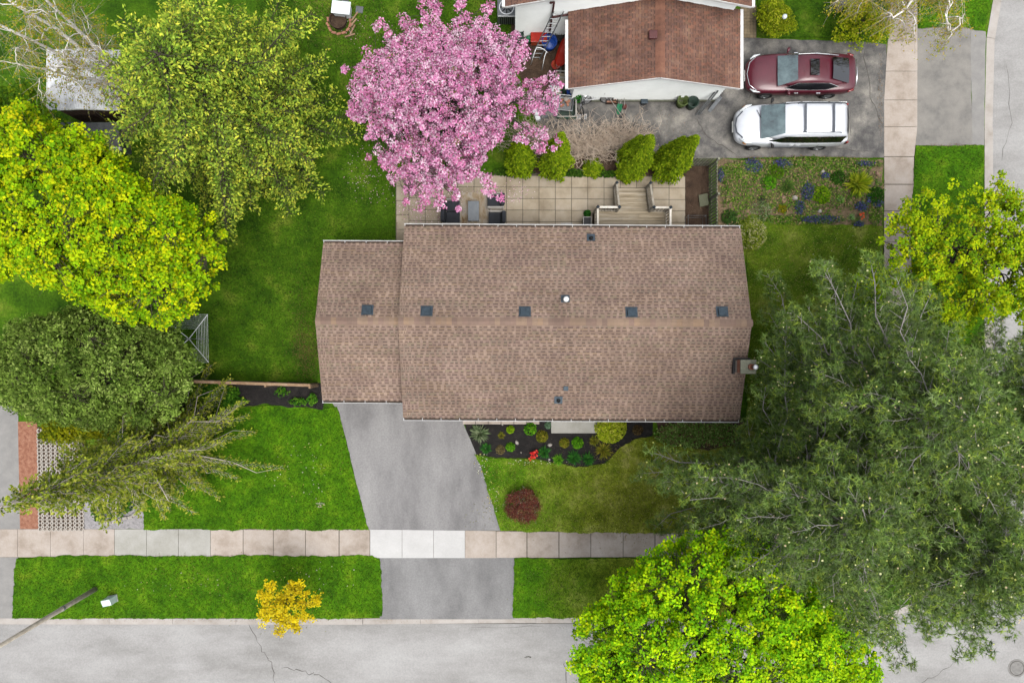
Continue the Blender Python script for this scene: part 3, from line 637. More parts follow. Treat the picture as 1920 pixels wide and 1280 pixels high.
# ------------------------------------------------------------------ vegetation
WHITE = (1, 1, 1, 1)
mat('leaf', [WHITE], rough=.8, tint=True, transl=.45, spec=.1)
mat('needle', [WHITE], rough=.8, tint=True, transl=.35, spec=.1)
mat('petal', [WHITE], rough=.7, tint=True, transl=.3, spec=.15)
mat('blade', [WHITE], rough=.8, tint=True, transl=.25, spec=.15)
mat('bark', [C(70, 60, 52), C(104, 92, 82)], scale=6, rough=.95, fine=.2)
mat('bark_grey', [C(150, 144, 138, .36), C(196, 190, 184, .4)], scale=6, rough=.95, fine=.2)
mat('bark_pale', [C(176, 164, 146, .4), C(214, 204, 190, .45)], scale=5, rough=.9, fine=.2)
mat('bark_white', [C(190, 182, 172, .45), C(232, 226, 220, .6), C(244, 240, 236, .7)], scale=4, rough=.8, fine=.12)
mat('cane', [C(176, 154, 130, .45), C(214, 194, 172, .5), C(230, 214, 194, .5)], scale=4, rough=.9)
def lobes(n, seed):
    r = np.random.default_rng(seed); d = unit(r.normal(size=(n, 3))); a = r.uniform(-.30, .26, n)
    def f(v): return 1 + (a[None] * np.clip(v @ d.T - .55, 0, 1) / .45).sum(1)
    return f
def broadleaf(name, label, xy, H, zc, rad, nclump, per, size, pal, wts, seed, m='leaf', T=T_QUAD, clump=(.45, .8), bark='bark', up=.8, cat='tree', lumpy=True, trunk_r=.16,
              limbs=26, shell=.45, group=None, keep=None, flat=.55, twig=.5, hold=.5, fingers=0):
    global RG
    RG = np.random.default_rng(seed); t = thing(name, label, cat, (xy[0], xy[1], 0), 0, group)
    d = unit(RG.normal(size=(nclump, 3))); d[:, 2] = np.where(RG.random(nclump) < .72, np.abs(d[:, 2]), d[:, 2]); rr = (shell + (1 - shell) * RG.random(nclump) ** .45)
    lf = lobes(18, seed)(d) if lumpy else 1.0
    cc = d * (rr * lf)[:, None] * np.array(rad) + np.array([0, 0, zc]); cc = cc[cc[:, 2] > .15 * zc]
    for _ in range(fingers):
        a_ = RG.uniform(0, 6.283); dd = np.array([math.cos(a_), math.sin(a_), RG.uniform(-.1, .35)]); ln = RG.uniform(1.0, 1.13); f_ = np.linspace(.72, ln, 9)[:, None]
        cc = np.concatenate([cc, dd * f_ * np.array(rad) + np.array([0, 0, zc]) + RG.normal(size=(9, 3)) * .1])
    if keep is not None: cc = cc[keep(cc[:, 0] + xy[0], cc[:, 1] + xy[1], cc[:, 2])]
    n = len(cc); cr = RG.uniform(clump[0], clump[1], n); k = per; tot = n * k
    ld = unit(RG.normal(size=(tot, 3))); ld[:, 2] = np.where(RG.random(tot) < .7, np.abs(ld[:, 2]), ld[:, 2]); lr = RG.random(tot) ** .4
    cl = np.repeat(np.arange(n), k); off = ld * (lr * cr[cl])[:, None] * np.array([1, 1, flat]); pos = cc[cl] + off
    nrm = unit(off) * .6 + np.array([0, 0, up]) + RG.normal(size=(tot, 3)) * .38
    dr = RG.normal(size=(tot, 3)); col = pick(pal, tot, wts); ck = pick(pal, n, wts)[cl]; col = np.where((RG.random(tot) < hold)[:, None], ck * RG.uniform(.88, 1.12, (tot, 1)), col); cj = RG.uniform(.8, 1.16, n); col *= cj[cl][:, None]
    leaf_obj('crown', pos, nrm, dr, RG.uniform(.7, 1.25, tot) * size, T, col, m, t)
    base = np.array([0, 0, 0.]); top = np.array([RG.normal() * .2, RG.normal() * .2, zc * 1.05])
    tr = MB(); tr.tube([(0, 0, -.05), (0, 0, .15), tuple(top * .4), tuple(top * .75), tuple(top)], [trunk_r * 1.5, trunk_r * 1.1, trunk_r, trunk_r * .7, trunk_r * .3], 8).build('trunk', bark, t, smooth=True)
    segs = []; tips = []
    for i in RG.permutation(n)[:limbs]:
        s, pts = curve_segs(top * RG.uniform(.35, .95), cc[i], rad[2] * .12, trunk_r * .4, trunk_r * .1, 5, .03); segs += s; tips += pts[2:]
    if tips:
        tips = np.array(tips)
        for c in cc:
            j = np.argmin(((tips - c) ** 2).sum(1)); s, _ = curve_segs(tips[j], c, .05, trunk_r * .085, trunk_r * .035, 3, .05); segs += s
            if twig:
                for _ in range(1): segs.append((c, c + unit(RG.normal(size=3)) * RG.uniform(.2, twig), trunk_r * .05, .004))
    if segs: twigs('branches', segs, bark, t, 3)
    return t
YG = [(240, 250, 16), (210, 238, 14), (172, 218, 14), (252, 248, 26), (134, 190, 14)]
GR = [(214, 258, 16), (186, 244, 14), (154, 222, 14), (246, 266, 22), (120, 190, 16)]
def cxy(px, py, h): return P(px, py, h)[:2]
broadleaf('maple_tree', 'broad yellow green maple crown at the left edge beside the back lawn', cxy(175, 408, 6.2), 9.3, 6.2, (5.0, 3.9, 3.0), 2800, 46, .10, YG, [3.5, 5, 7, .8, 6], 11, shell=.5, fingers=14, clump=(.17, .34), keep=lambda x, y, z: y < 6.6 + np.clip(-14.4 - x, -9, 9) * .62 + .45 * np.sin(x * 2.1) + .3 * np.sin(x * 5.3 + z))
broadleaf('maple_tree', 'bright green maple overhanging the road at the bottom, in front of the pines', cxy(1340, 1240, 5.8), 8.8, 5.8, (4.85, 4.0, 3.0), 2900, 46, .098, GR, [5, 5, 6, 2, 5], 12, shell=.5, fingers=14, clump=(.17, .34))
broadleaf('maple_tree', 'open yellow green maple at the right edge with dark limbs showing', cxy(1888, 485, 5.5), 8, 5.5, (4.6, 2.8, 2.2), 760, 44, .096, [(216, 236, 20), (200, 224, 16), (166, 206, 18), (240, 232, 40), (134, 182, 18)], [4, 5, 6, 1, 5], 13, fingers=16, clump=(.15, .32), limbs=60, trunk_r=.12, shell=.3)
broadleaf('maple_tree', 'green leafy tree half hidden behind the yellow green maple near the shed', cxy(30, 265, 3.2), 5, 3.2, (2.1, 1.6, 1.4), 110, 80, .12, [(96, 136, 12), (70, 112, 12), (140, 168, 16)], [4, 4, 2], 14, clump=(.4, .65), trunk_r=.1)
broadleaf('maple_sapling', 'small leafy sapling poking out at the edge of the pines beside the sidewalk', cxy(1632, 545, 3.0), 4, 2.6, (.7, 1.0, 1.2), 30, 50, .12, GR, [5, 5, 3, 3, 1], 15, clump=(.25, .4), trunk_r=.05)
broadleaf('flowering_tree', 'pink blossoming crabapple tree over the back patio', cxy(846, 196, 4.1), 6.6, 4.1, (3.95, 3.95, 2.1), 1500, 56, .072, [(240, 160, 206), (252, 200, 228), (226, 132, 184), (254, 224, 238), (200, 112, 152), (120, 110, 60)], [5, 4, 4, 2, 2, .7], 16, m='petal', T=T_PETAL, clump=(.12, .30), limbs=70, twig=.5, flat=.8, shell=.25, hold=.35, fingers=20)
broadleaf('yellow_sapling', 'small golden yellow leaved street tree on the grass verge', cxy(538, 1136, 2.3), 3.3, 2.3, (1.3, 1.05, .8), 90, 26, .085, [(258, 232, 26), (264, 244, 50), (250, 214, 24), (220, 200, 26)], [5, 3, 3, 1], 17, fingers=8, clump=(.12, .28), trunk_r=.045, limbs=20, twig=.4)
broadleaf('dark_tree', 'dense grey green evergreen tree below the yellow maple at the left edge', cxy(160, 692, 4.6), 6.6, 4.4, (3.7, 2.15, 2.0), 900, 70, .135, [(142, 172, 70), (118, 148, 54), (170, 194, 96), (92, 120, 42)], [4, 4, 2.5, 3], 18, m='needle', T=T_SPRAY, clump=(.22, .42), up=.45, fingers=10)
broadleaf('yellow_shrub', 'yellow green leafy shrub under the dark evergreen beside the lattice pavers', cxy(150, 800, 3.4), 4.2, 3.2, (1.9, .8, .9), 150, 50, .11, [(170, 172, 14), (140, 152, 14), (104, 122, 14)], [3, 4, 3], 19, clump=(.18, .34), trunk_r=.05, cat='shrub')
broadleaf('round_shrub', 'rounded clipped green shrub beside the tan paver path at the top', cxy(1452, 34, .8), 1.4, .75, (.78, .85, .6), 60, 90, .085, [(168, 184, 24), (132, 154, 20), (200, 204, 56)], [4, 4, 2], 20, T=T_LEAF, clump=(.22, .36), trunk_r=.04, cat='shrub', shell=.7)
broadleaf('loose_shrub', 'loose yellow green shrub at the corner of the neighbour drive and sidewalk', cxy(1622, 38, 1.3), 2, 1.2, (1.15, .95, .8), 60, 55, .11, [(184, 196, 24), (146, 168, 22), (216, 212, 60)], [4, 4, 2], 21, T=T_LEAF, clump=(.25, .45), trunk_r=.05, cat='shrub')
broadleaf('red_maple_shrub', 'low burgundy lace leaf maple on the front lawn', cxy(980, 946, .55), .9, .48, (.84, .80, .24), 110, 60, .062, [(128, 66, 58), (108, 60, 50), (150, 84, 70), (156, 128, 84)], [4, 4, 2, 2.4], 22, T=T_LEAF, clump=(.14, .26), trunk_r=.03, limbs=40, cat='shrub', bark='bark_pale', flat=.5, twig=.3)

# ---- conifers: whorls of branches with side shoots
def conifer(name, label, xy, H, prof, z0, whorls, per, lift, droop, shoot, sp_size, pal, tip_pal, seed, T=T_SPRIG, m='needle', bark='bark', trunk_r=.2, dens=.11, lean=(0, 0), keep=None, show=.35, group=None, side_droop=.15, candle=None, spread=.55, gather=1.0, var=.28, puff=0, wob=.03, lobe=(.13, .10)):
    global RG
    RG = np.random.default_rng(seed); t = thing(name, label, 'tree', (xy[0], xy[1], 0), 0, group); segs = []; pos = []; dirs = []; tipm = []; tone = []
    ax = lambda z: np.array([lean[0] * (z / H) ** 2, lean[1] * (z / H) ** 2, z])
    for wv in range(whorls):
        z = z0 + (H - z0) * (max(0, wv + RG.uniform(-.3, .3)) / whorls) ** .92
        if z >= H - .1: continue
        a0 = RG.uniform(0, 6.28)
        for b in range(per):
            az = a0 + b * 6.283 / per + RG.uniform(-.3, .3); L = prof(z / H) * RG.uniform(1 - var, 1.1) * (1 + lobe[0] * math.sin(2 * az + seed) + lobe[1] * math.sin(5 * az + seed * 2 + z))
            if L < .15: continue
            h = np.array([math.cos(az), math.sin(az), 0]); sd = np.array([-h[1], h[0], 0]); o = ax(z)
            pt = lambda s: o + h * (s - (0.10 * s * s / max(L, .1) if droop > .6 else 0)) + np.array([0, 0, lift * s - droop * s * s / max(L, .5)])
            ss = np.linspace(0, L, 6); pts = [pt(s) + (RG.normal(size=3) * wob * L if 0 < i < 5 else 0) for i, s in enumerate(ss)]
            if keep is not None:
                ok = 0
                for i, q in enumerate(pts):
                    if not keep(q[0] + xy[0], q[1] + xy[1], q[2]): break
                    ok = i
                if ok < 2: continue
                L = ss[ok]; pts = pts[:ok + 1]
            r0 = .008 + .0075 * L
            for i in range(len(pts) - 1): segs.append((pts[i], pts[i + 1], r0 * (1 - i / 6), r0 * (1 - (i + 1) / 6) + .003))
            s = max(L * show * (1.25 - z / H) * RG.uniform(.6, 1.2), .05); side = 1
            while s < L:
                l = shoot * (.35 + .65 * (1 - s / L)) * min(1, L / 1.6) * RG.uniform(.7, 1.25); side = -side
                q = pt(s); dd = h * spread + sd * side * (1 - .35 * RG.random()) + np.array([0, 0, RG.uniform(-.1, .25) - side_droop]); dd /= np.linalg.norm(dd)
                e = q + dd * l; e[2] -= side_droop * l * .5; segs.append((q, e, .004 + .002 * L, .002)); k = max(2, int(l / dens)) if not puff else 16
                tn = RG.uniform(.72, 1.3)
                for i in range(k):
                    f = 1 - gather * ((i + RG.random()) / k) ** 1.5; tone.append(tn); p_ = q + (e - q) * f; d_ = dd + RG.normal(size=3) * .55 + np.array([0, 0, .15])
                    if puff: o_ = RG.normal(size=3); o_ /= np.linalg.norm(o_); o_[2] = abs(o_[2]) * .8; p_ = p_ + o_ * puff * RG.random() ** .5; d_ = o_ + d_ * .25
                    else: p_ = p_ + RG.normal(size=3) * .035
                    pos.append(p_); dirs.append(d_); tipm.append(f > .72 or s > .85 * L)
                s += (dens if not puff else dens * 1.15) * RG.uniform(1.3, 2.1)
            pos.append(pts[-1]); dirs.append(h + np.array([0, 0, .2])); tipm.append(True); tone.append(1.1)
    if puff:                                  # leader and topmost shoots
        for _ in range(46):
            zz = H * RG.uniform(.74, 1.0); c_ = ax(zz) + np.append(RG.normal(size=2) * .55 * (1.05 - zz / H) * 4, 0); tn = RG.uniform(.8, 1.25)
            for _ in range(16): o_ = unit(RG.normal(size=3)); o_[2] = abs(o_[2]) * .8; pos.append(c_ + o_ * puff * RG.random() ** .5); dirs.append(o_ + np.array([0, 0, .3])); tipm.append(True); tone.append(tn)
    pos = np.array(pos); dirs = np.array(dirs); tipm = np.array(tipm); n = len(pos)
    nr = RG.normal(size=(n, 3)) + np.array([0, 0, 1.]); col = pick(pal, n); tc = pick(tip_pal, n); col = np.where((tipm & (RG.random(n) < .75))[:, None], tc, col) * np.array(tone)[:, None]
    leaf_obj('crown', pos, nr, dirs, RG.uniform(.75, 1.25, n) * sp_size, T, col, m, t)
    MB().tube([ax(zz) for zz in np.linspace(-.05 if False else 0, H, 7)], [trunk_r * (1 - i / 6.6) for i in range(7)], 8).build('trunk', bark, t, smooth=True)
    twigs('branches', segs, bark, t, 3)
    if candle:
        sel = tipm & (RG.random(n) < candle); c = pos[sel] + unit(dirs[sel]) * sp_size * .5 + np.array([0, 0, sp_size * .35]); k = len(c)
        cdl = leaf_obj('candles', c, np.tile([0, 0, 1.], (k, 1)) + RG.normal(size=(k, 3)) * .3, RG.normal(size=(k, 3)), RG.uniform(.05, .075, k), T_BLOOM, pick([(255, 255, 190), (244, 248, 140), (250, 226, 180)], k), 'leaf', t); stuff(cdl)
    return t
dome = lambda Rm, p, q: (lambda t: Rm * max(0, 1 - t ** p) ** q)
conifer('spruce_tree', 'large pale tipped spruce left of the pink blossoming tree', (-11.1, 9.0), 10.0, dome(4.1, 3.0, .62), .8, 24, 9, .12, .10, 1.0, .135, [(146, 182, 58), (122, 160, 50), (168, 198, 72), (94, 128, 38)], [(210, 228, 76), (190, 214, 72), (236, 238, 82), (172, 200, 64)], 31, T=T_SPRAY, dens=.043, var=.42, lobe=(.14, .17))
mk = dict(T=T_TUFT, bark='bark_grey', dens=.30, lift=.22, droop=.12, show=.4, spread=.8, candle=.10)
PINE_A = [(112, 142, 78), (128, 156, 94), (82, 108, 54), (146, 166, 110)]; PINE_T = [(136, 170, 82), (154, 182, 98), (114, 148, 66), (170, 196, 80)]
off_house = lambda x, y, z: not (x < 9.6 and y > -4.35) and x > 5.1
for lb, xy, Hh, Rm, sd in (('tall dark pine nearest the front lawn, its boughs reaching towards the garden bed', (10.5, -5.4), 11.6, 5.9, 41), ('tall dark pine standing beside the east end of the bungalow', (12.9, -2.2), 12.4, 5.0, 42),
                          ('tall dark pine leaning over the street corner at the bottom right', (14.6, -6.7), 11.8, 4.5, 43), ('tall dark pine at the right edge below the open maple', (17.6, -3.0), 11.4, 4.2, 44)):
    conifer('pine_tree', lb, xy, Hh, dome(Rm, 3.0, .7), 2.2, 17, 7, mk['lift'], mk['droop'], 1.0, .175, PINE_A, PINE_T, sd, T=T_TUFT, bark='bark_grey', dens=.10, show=.14, spread=.8, candle=.03, gather=.45, var=.45, puff=.24, keep=off_house, group='pines at the street corner')
LARCH = [(150, 172, 48), (128, 152, 42), (172, 188, 64), (106, 130, 36)]
conifer('weeping_larch', 'tall weeping larch with long feathery boughs over the lattice pavers', (-14.7, -4.75), 11.8, lambda t: 3.75 * (1 - t) ** 1.05 + .2, .9, 28, 8, .22, .50, .45, .14, LARCH, [(184, 196, 66), (204, 206, 84), (166, 182, 56)], 51, bark='bark_pale', dens=.04, show=.12, trunk_r=.13, side_droop=.55, spread=1.1, var=.55, wob=.055, lobe=(.2, .2))
# ---- birches: pale multi-stem, thin leaves
def birch(name, label, xy, stems, H, reach, seed, nleaf, keep=None, hang=.8):
    global RG
    RG = np.random.default_rng(seed); t = thing(name, label, 'tree', (xy[0], xy[1], 0)); segs = []; thin = []; tips = []
    tr = MB()
    for dx, dy, hh in stems:
        pts = [np.array([dx * f ** 1.3 + RG.normal() * .05, dy * f ** 1.3 + RG.normal() * .05, hh * f]) for f in np.linspace(0, 1, 8)]
        tr.tube(pts, [.10 * (1 - i / 8) + .012 for i in range(8)], 7)
        for i in range(2, 8):
            for _ in range(3):
                az = RG.uniform(0, 6.28); L = reach * RG.uniform(.4, 1) * (1.2 - i / 9); e = pts[i] + np.array([math.cos(az) * L, math.sin(az) * L, L * RG.uniform(.1, .5)])
                s, q = curve_segs(pts[i], e, .25, .022, .006, 6, .04)
                if keep is not None and not keep(e[0] + xy[0], e[1] + xy[1], e[2]): continue
                segs += s
                for p in q[2:]:
                    for _ in range(5):
                        d = unit(RG.normal(size=3) + np.array([0, 0, -hang])) * RG.uniform(.4, 1.1); thin.append((p, p + d, .006, .002)); tips.append((p, p + d))
    tr.build('trunk', 'bark_white', t, smooth=True); stuff(twigs('branches', segs, 'bark_white', t)); stuff(twigs('twigs', thin, 'bark_pale', t, 3))
    A = np.array([a for a, b in tips]); B = np.array([b for a, b in tips]); i = RG.integers(0, len(A), nleaf); pos = A[i] + (B - A)[i] * RG.uniform(.3, 1.1, (nleaf, 1)) + RG.normal(size=(nleaf, 3)) * .05
    leaf_obj('crown', pos, RG.normal(size=(nleaf, 3)) + np.array([0, 0, .6]), RG.normal(size=(nleaf, 3)), RG.uniform(.05, .10, nleaf), T_LEAF, pick([(190, 196, 40), (206, 196, 56), (160, 176, 34), (214, 182, 70)], nleaf), 'leaf', t)
    return t
birch('birch_tree', 'bare looking white birch with sparse buds above the shed', (-15.9, 10.7), [(-1.2, 1.0, 11.5), (.3, 1.3, 10.5), (-2.3, .2, 9.5), (-1.6, -.8, 7.0)], 11, 2.6, 61, 11000)
birch('birch_tree', 'drooping birch boughs with small leaves over the sidewalk at the top right', (19.0, 16.3), [(-5.2, -4.6, 6.4), (-3.0, -5.0, 6.2), (-6.8, -3.6, 6.0), (-4.4, -3.8, 7.2)], 10, 2.1, 62, 13000, hang=1.8)

# ---- column cedars behind the patio
def cedar(label, px, py, h, r, seed, lean=(0, 0), tips=1, z0=.0):
    global RG
    RG = np.random.default_rng(seed); x, y, _ = P(px, py, 0); t = thing('cedar_shrub', label, 'cedar', (x, y, 0), 0, 'cedars behind the patio')
    n = int(2900 * r * h / 2 + 800); PA = []; NA = []
    for k in range(tips):
        hk = h * (1 - .22 * k); ox, oy = (0, 0) if k == 0 else (r * .55 * math.cos(k * 2.1), r * .45 * math.sin(k * 2.1)); rk = r if k == 0 else r * .62
        f = RG.random(n) ** .95; az = RG.uniform(0, 6.28, n); prof = np.where(f < .2, .8 + .2 * (f / .2), np.maximum(0, 1 - (f - .2) / .8) ** .85); lump = 1 + .14 * np.sin(az * 5 + f * 9 + k) + .1 * np.sin(az * 9 - f * 14)
        rr = rk * prof * lump * (.45 + .55 * RG.random(n) ** .6); PA.append(np.stack([ox + rr * np.cos(az) + lean[0] * f, oy + rr * np.sin(az) + lean[1] * f, z0 + .05 + f * hk], 1)); NA.append(np.stack([np.cos(az), np.sin(az), .35 + 0 * az], 1))
    pos = np.concatenate(PA); nn = np.concatenate(NA); k = len(pos)
    leaf_obj('crown', pos, np.array([0, 0, 1.]) + nn * .3 + RG.normal(size=(k, 3)) * .3, nn * 1.0 + np.array([0, 0, .45]) + RG.normal(size=(k, 3)) * .4, RG.uniform(.08, .15, k), T_SPRIG, pick([(146, 176, 18), (120, 152, 14), (172, 192, 34), (92, 122, 12)], k, [4, 4, 2, 2]), 'needle', t)
    MB().tube([(0, 0, 0), (lean[0] * .4, lean[1] * .4, h * .45), (lean[0] * .85, lean[1] * .85, h * .9)], [.07, .05, .015], 6).build('trunk', 'bark', t)
cedar('cedar shrub half hidden behind the pink blossoms', 976, 312, 4.4, .68, 71)
cedar('tall pointed cedar shrub second from the pink blossoming tree', 1038, 315, 5.0, .72, 72)
cedar('very small cedar shrub between the two larger cedars', 1110, 318, .9, .42, 73)
cedar('cedar shrub with two tops behind the deck stairs', 1182, 314, 4.6, .74, 74, tips=3)
cedar('rightmost cedar shrub leaning beside the corner of the picket fence', 1246, 320, 5.0, .74, 75, lean=(.1, 0), tips=2)
# ---- bare canes between the cedars and the neighbour's drive
def canes(label, px, py, n, h, sp, seed):
    global RG
    RG = np.random.default_rng(seed); x, y, _ = P(px, py, 0); t = thing('bare_shrub', label, 'shrub', (x, y, 0)); segs = []
    for i in range(n):
        a = np.array([RG.normal() * sp * .45, RG.normal() * .2, 0]); az = RG.uniform(0, 6.28); L = h * RG.uniform(.5, 1.15); e = a + np.array([math.cos(az) * L * .8, math.sin(az) * L * .55 + .15, L * RG.uniform(.35, .9)])
        s, q = curve_segs(a, e, .22 * L, .015, .006, 5, .04); segs += s
        for p in q[2:]:
            for _ in range(2): segs.append((p, p + unit(RG.normal(size=3) + np.array([0, 0, .3])) * RG.uniform(.15, .5), .006, .003))
    twigs('canes', segs, 'cane', t, 3); MB().lathe([(.14, 0), (.1, .08), (.001, .14)], 8).build('crown_root', 'bark', t)
canes('tangle of bare beige canes nearest the pink tree, behind the cedars', 1010, 278, 170, 1.6, 1.0, 81)
canes('tangle of bare beige canes behind the gap between cedars', 1098, 282, 190, 1.6, 1.1, 82)
canes('tangle of bare beige canes beside the two topped cedar', 1168, 270, 130, 1.4, .95, 83)

# ---- garden beds
def bed(px, m, z, seed, name='garden_bed'):
    poly = ragged(PL(px), .15, .05, seed); c = np.mean(poly, 0); mm = MB(); n = len(poly)
    inner = [tuple(c + (np.array(p) - c) * .82) for p in poly]
    mm._add([(x, y, .002) for x, y in poly] + [(x, y, z) for x, y in inner], [(i, (i + 1) % n, n + (i + 1) % n, n + i) for i in range(n)] + [tuple(range(n, 2 * n))])
    a = sum(poly[i][0] * poly[(i + 1) % n][1] - poly[(i + 1) % n][0] * poly[i][1] for i in range(n))
    if a < 0: mm.f = [f[::-1] for f in mm.f]
    return structure(mm.build(name, m)), poly
_, BED_FRONT = bed([(868, 757), (1225, 757), (1224, 816), (1192, 822), (1168, 838), (1132, 869), (1080, 878), (1038, 868), (995, 858), (925, 857), (888, 850), (874, 815)], 'mulch', .06, 41)
_, BED_SHADE = bed([(1222, 757), (1375, 757), (1400, 800), (1402, 838), (1330, 852), (1240, 838)], 'soil', .05, 42)
_, BED_LEFT = bed([(404, 712), (606, 718), (606, 770), (575, 762), (545, 768), (500, 756), (460, 762), (420, 748)], 'mulch', .06, 43)
_, BED_EAST = bed([(1346, 298), (1656, 300), (1655, 424), (1560, 424), (1480, 405), (1400, 402), (1346, 440)], 'garden_soil', .05, 44)
_, BED_FENCE = bed([(1282, 305), (1330, 300), (1330, 440), (1280, 440)], 'soil', .05, 45)
bed([(1000, 285), (1285, 285), (1285, 332), (1000, 332)], 'soil', .04, 46); bed([(958, 20), (1072, 60), (1072, 190), (1000, 190), (962, 120)], 'soil', .03, 47)
def plant(name, label, px, py, r, h, kind, pal, seed, cat='plant', n=None, group=None):
    global RG
    RG = np.random.default_rng(seed); x, y, _ = P(px, py, .1); t = thing(name, label, cat, (x, y, .04), 0, group)
    if kind == 'grassy':
        n = n or 150; az = RG.uniform(0, 6.28, n); el = RG.uniform(.15, 1.2, n); d = np.stack([np.cos(az) * np.cos(el), np.sin(az) * np.cos(el), np.sin(el)], 1); pos = np.stack([np.cos(az) * r * .25 * RG.random(n), np.sin(az) * r * .25 * RG.random(n), 0 * az], 1)
        nr = np.stack([-np.sin(az), np.cos(az), 0 * az], 1); nr = np.cross(d, nr); leaf_obj('leaves', pos, nr, d, r * RG.uniform(.7, 1.15, n), T_BLADE, pick(pal, n, jit=.25), 'blade', t)
    else:
        n = n or 260; az = RG.uniform(0, 6.28, n); rr = r * np.sqrt(RG.random(n)); pos = np.stack([rr * np.cos(az), rr * np.sin(az), h * np.sqrt(np.maximum(0.03, 1 - (rr / r) ** 2)) * RG.uniform(.6, 1.05, n)], 1)
        nr = np.stack([np.cos(az) * rr / r, np.sin(az) * rr / r, .9 + 0 * az], 1) + RG.normal(size=(n, 3)) * .35
        leaf_obj('leaves', pos, nr, RG.normal(size=(n, 3)), RG.uniform(.07, .13, n) * (1 if kind == 'mound' else .6), T_LEAF if kind != 'broad' else T_MAPLE, pick(pal, n, jit=.25), 'leaf', t)
    twigs('stems', [((0, 0, -.02), (r * .4 * math.cos(a), r * .4 * math.sin(a), h * .6), .008, .004) for a in np.linspace(0, 6.28, 7)[:-1]], 'bark', t, 3)
    return t
LG = [(96, 168, 20), (70, 140, 16), (130, 190, 40)]; MG = [(50, 120, 36), (70, 140, 40), (36, 90, 30)]; SG = [(120, 140, 96), (146, 160, 120), (90, 112, 70)]; OG = [(130, 136, 30), (104, 112, 26), (160, 150, 50)]
for i, (nm, lb, px, py, r, h, kd, pl) in enumerate([
    ('lavender_plant', 'large silvery green spiky plant at the driveway end of the front bed', 899, 812, .44, .35, 'grassy', SG),
    ('leafy_plant', 'small yellow green round plant near the wall in the front bed', 957, 805, .18, .2, 'mound', [(150, 190, 20), (120, 166, 16)]),
    ('sparse_plant', 'thin brownish green sprig in the front bed left of the round plants', 940, 816, .18, .25, 'grassy', OG),
    ('leafy_plant', 'bright green round leafy plant in front of the house wall, left of the doorstep', 994, 804, .30, .3, 'broad', LG),
    ('leafy_plant', 'olive green bushy plant just below the bright round plant', 1016, 818, .28, .25, 'mound', OG),
    ('daylily', 'fresh green grassy clump by the lower left edge of the front bed', 911, 841, .27, .3, 'grassy', MG),
    ('dry_plant', 'tan dried plant between two green clumps at the bed edge', 938, 843, .22, .15, 'small', [(150, 136, 90), (124, 112, 70)]),
    ('leafy_plant', 'small light green plant beside the tan dried one', 957, 838, .21, .2, 'mound', LG),
    ('leafy_plant', 'olive brown low plant in the middle of the front bed below the doorstep', 1058, 830, .23, .2, 'mound', OG),
    ('leafy_plant', 'rounded fresh green plant below the right end of the doorstep', 1083, 830, .27, .26, 'mound', LG),
    ('daylily', 'wide green grassy clump just right of the red tulips', 1020, 848, .30, .25, 'grassy', MG),
    ('daylily', 'tall dark green grassy clump at the lowest point of the front bed', 1076, 858, .36, .4, 'grassy', MG),
    ('daylily', 'light green grassy plant on the bed edge between tulips and dark clump', 1047, 862, .27, .22, 'grassy', LG),
    ('daylily', 'right hand dark green grassy clump on the curved bed edge', 1103, 860, .33, .3, 'grassy', MG),
    ('sprawling_plant', 'sprawling olive stems at the right curve of the front bed', 1131, 844, .42, .2, 'grassy', OG),
    ('sprawling_plant', 'thin olive sprouts right of the doorstep below the yellow shrub', 1114, 826, .25, .15, 'grassy', OG),
    ('dry_plant', 'brownish low plant at the shaded right end of the front bed', 1196, 806, .25, .15, 'small', [(120, 96, 60), (96, 84, 50)]),
    ('hosta_plant', 'bluish green sprig beside the left end of the doorstep', 1028, 797, .16, .15, 'mound', [(90, 130, 90), (120, 150, 120)])]):
    plant(nm, lb, px, py, r, h, kd, pl, 200 + i)
plant('golden_shrub', 'bright golden green shrub against the wall right of the doorstep', 1144, 800, .74, .8, 'mound', [(190, 206, 40), (160, 188, 24), (214, 220, 80)], 231, 'shrub', 1700)
tl = thing('tulip_clump', 'clump of red tulips at the edge of the front bed', 'flowers', P(1000, 851)[:2] + (.04,))
RG = np.random.default_rng(5); n = 26; pos = np.stack([RG.normal(size=n) * .09 + np.linspace(-.08, .1, n), RG.normal(size=n) * .05 + np.linspace(-.14, .2, n), RG.uniform(.25, .35, n)], 1)
leaf_obj('petals', pos, np.tile([0, 0, 1.], (n, 1)) + RG.normal(size=(n, 3)) * .3, RG.normal(size=(n, 3)), RG.uniform(.08, .12, n), T_BLOOM, pick([(236, 50, 40), (214, 30, 34), (246, 90, 70)], n), 'petal', tl)
twigs('stems', [((p[0], p[1], 0), p, .006, .005) for p in pos], 'bark', tl, 3)
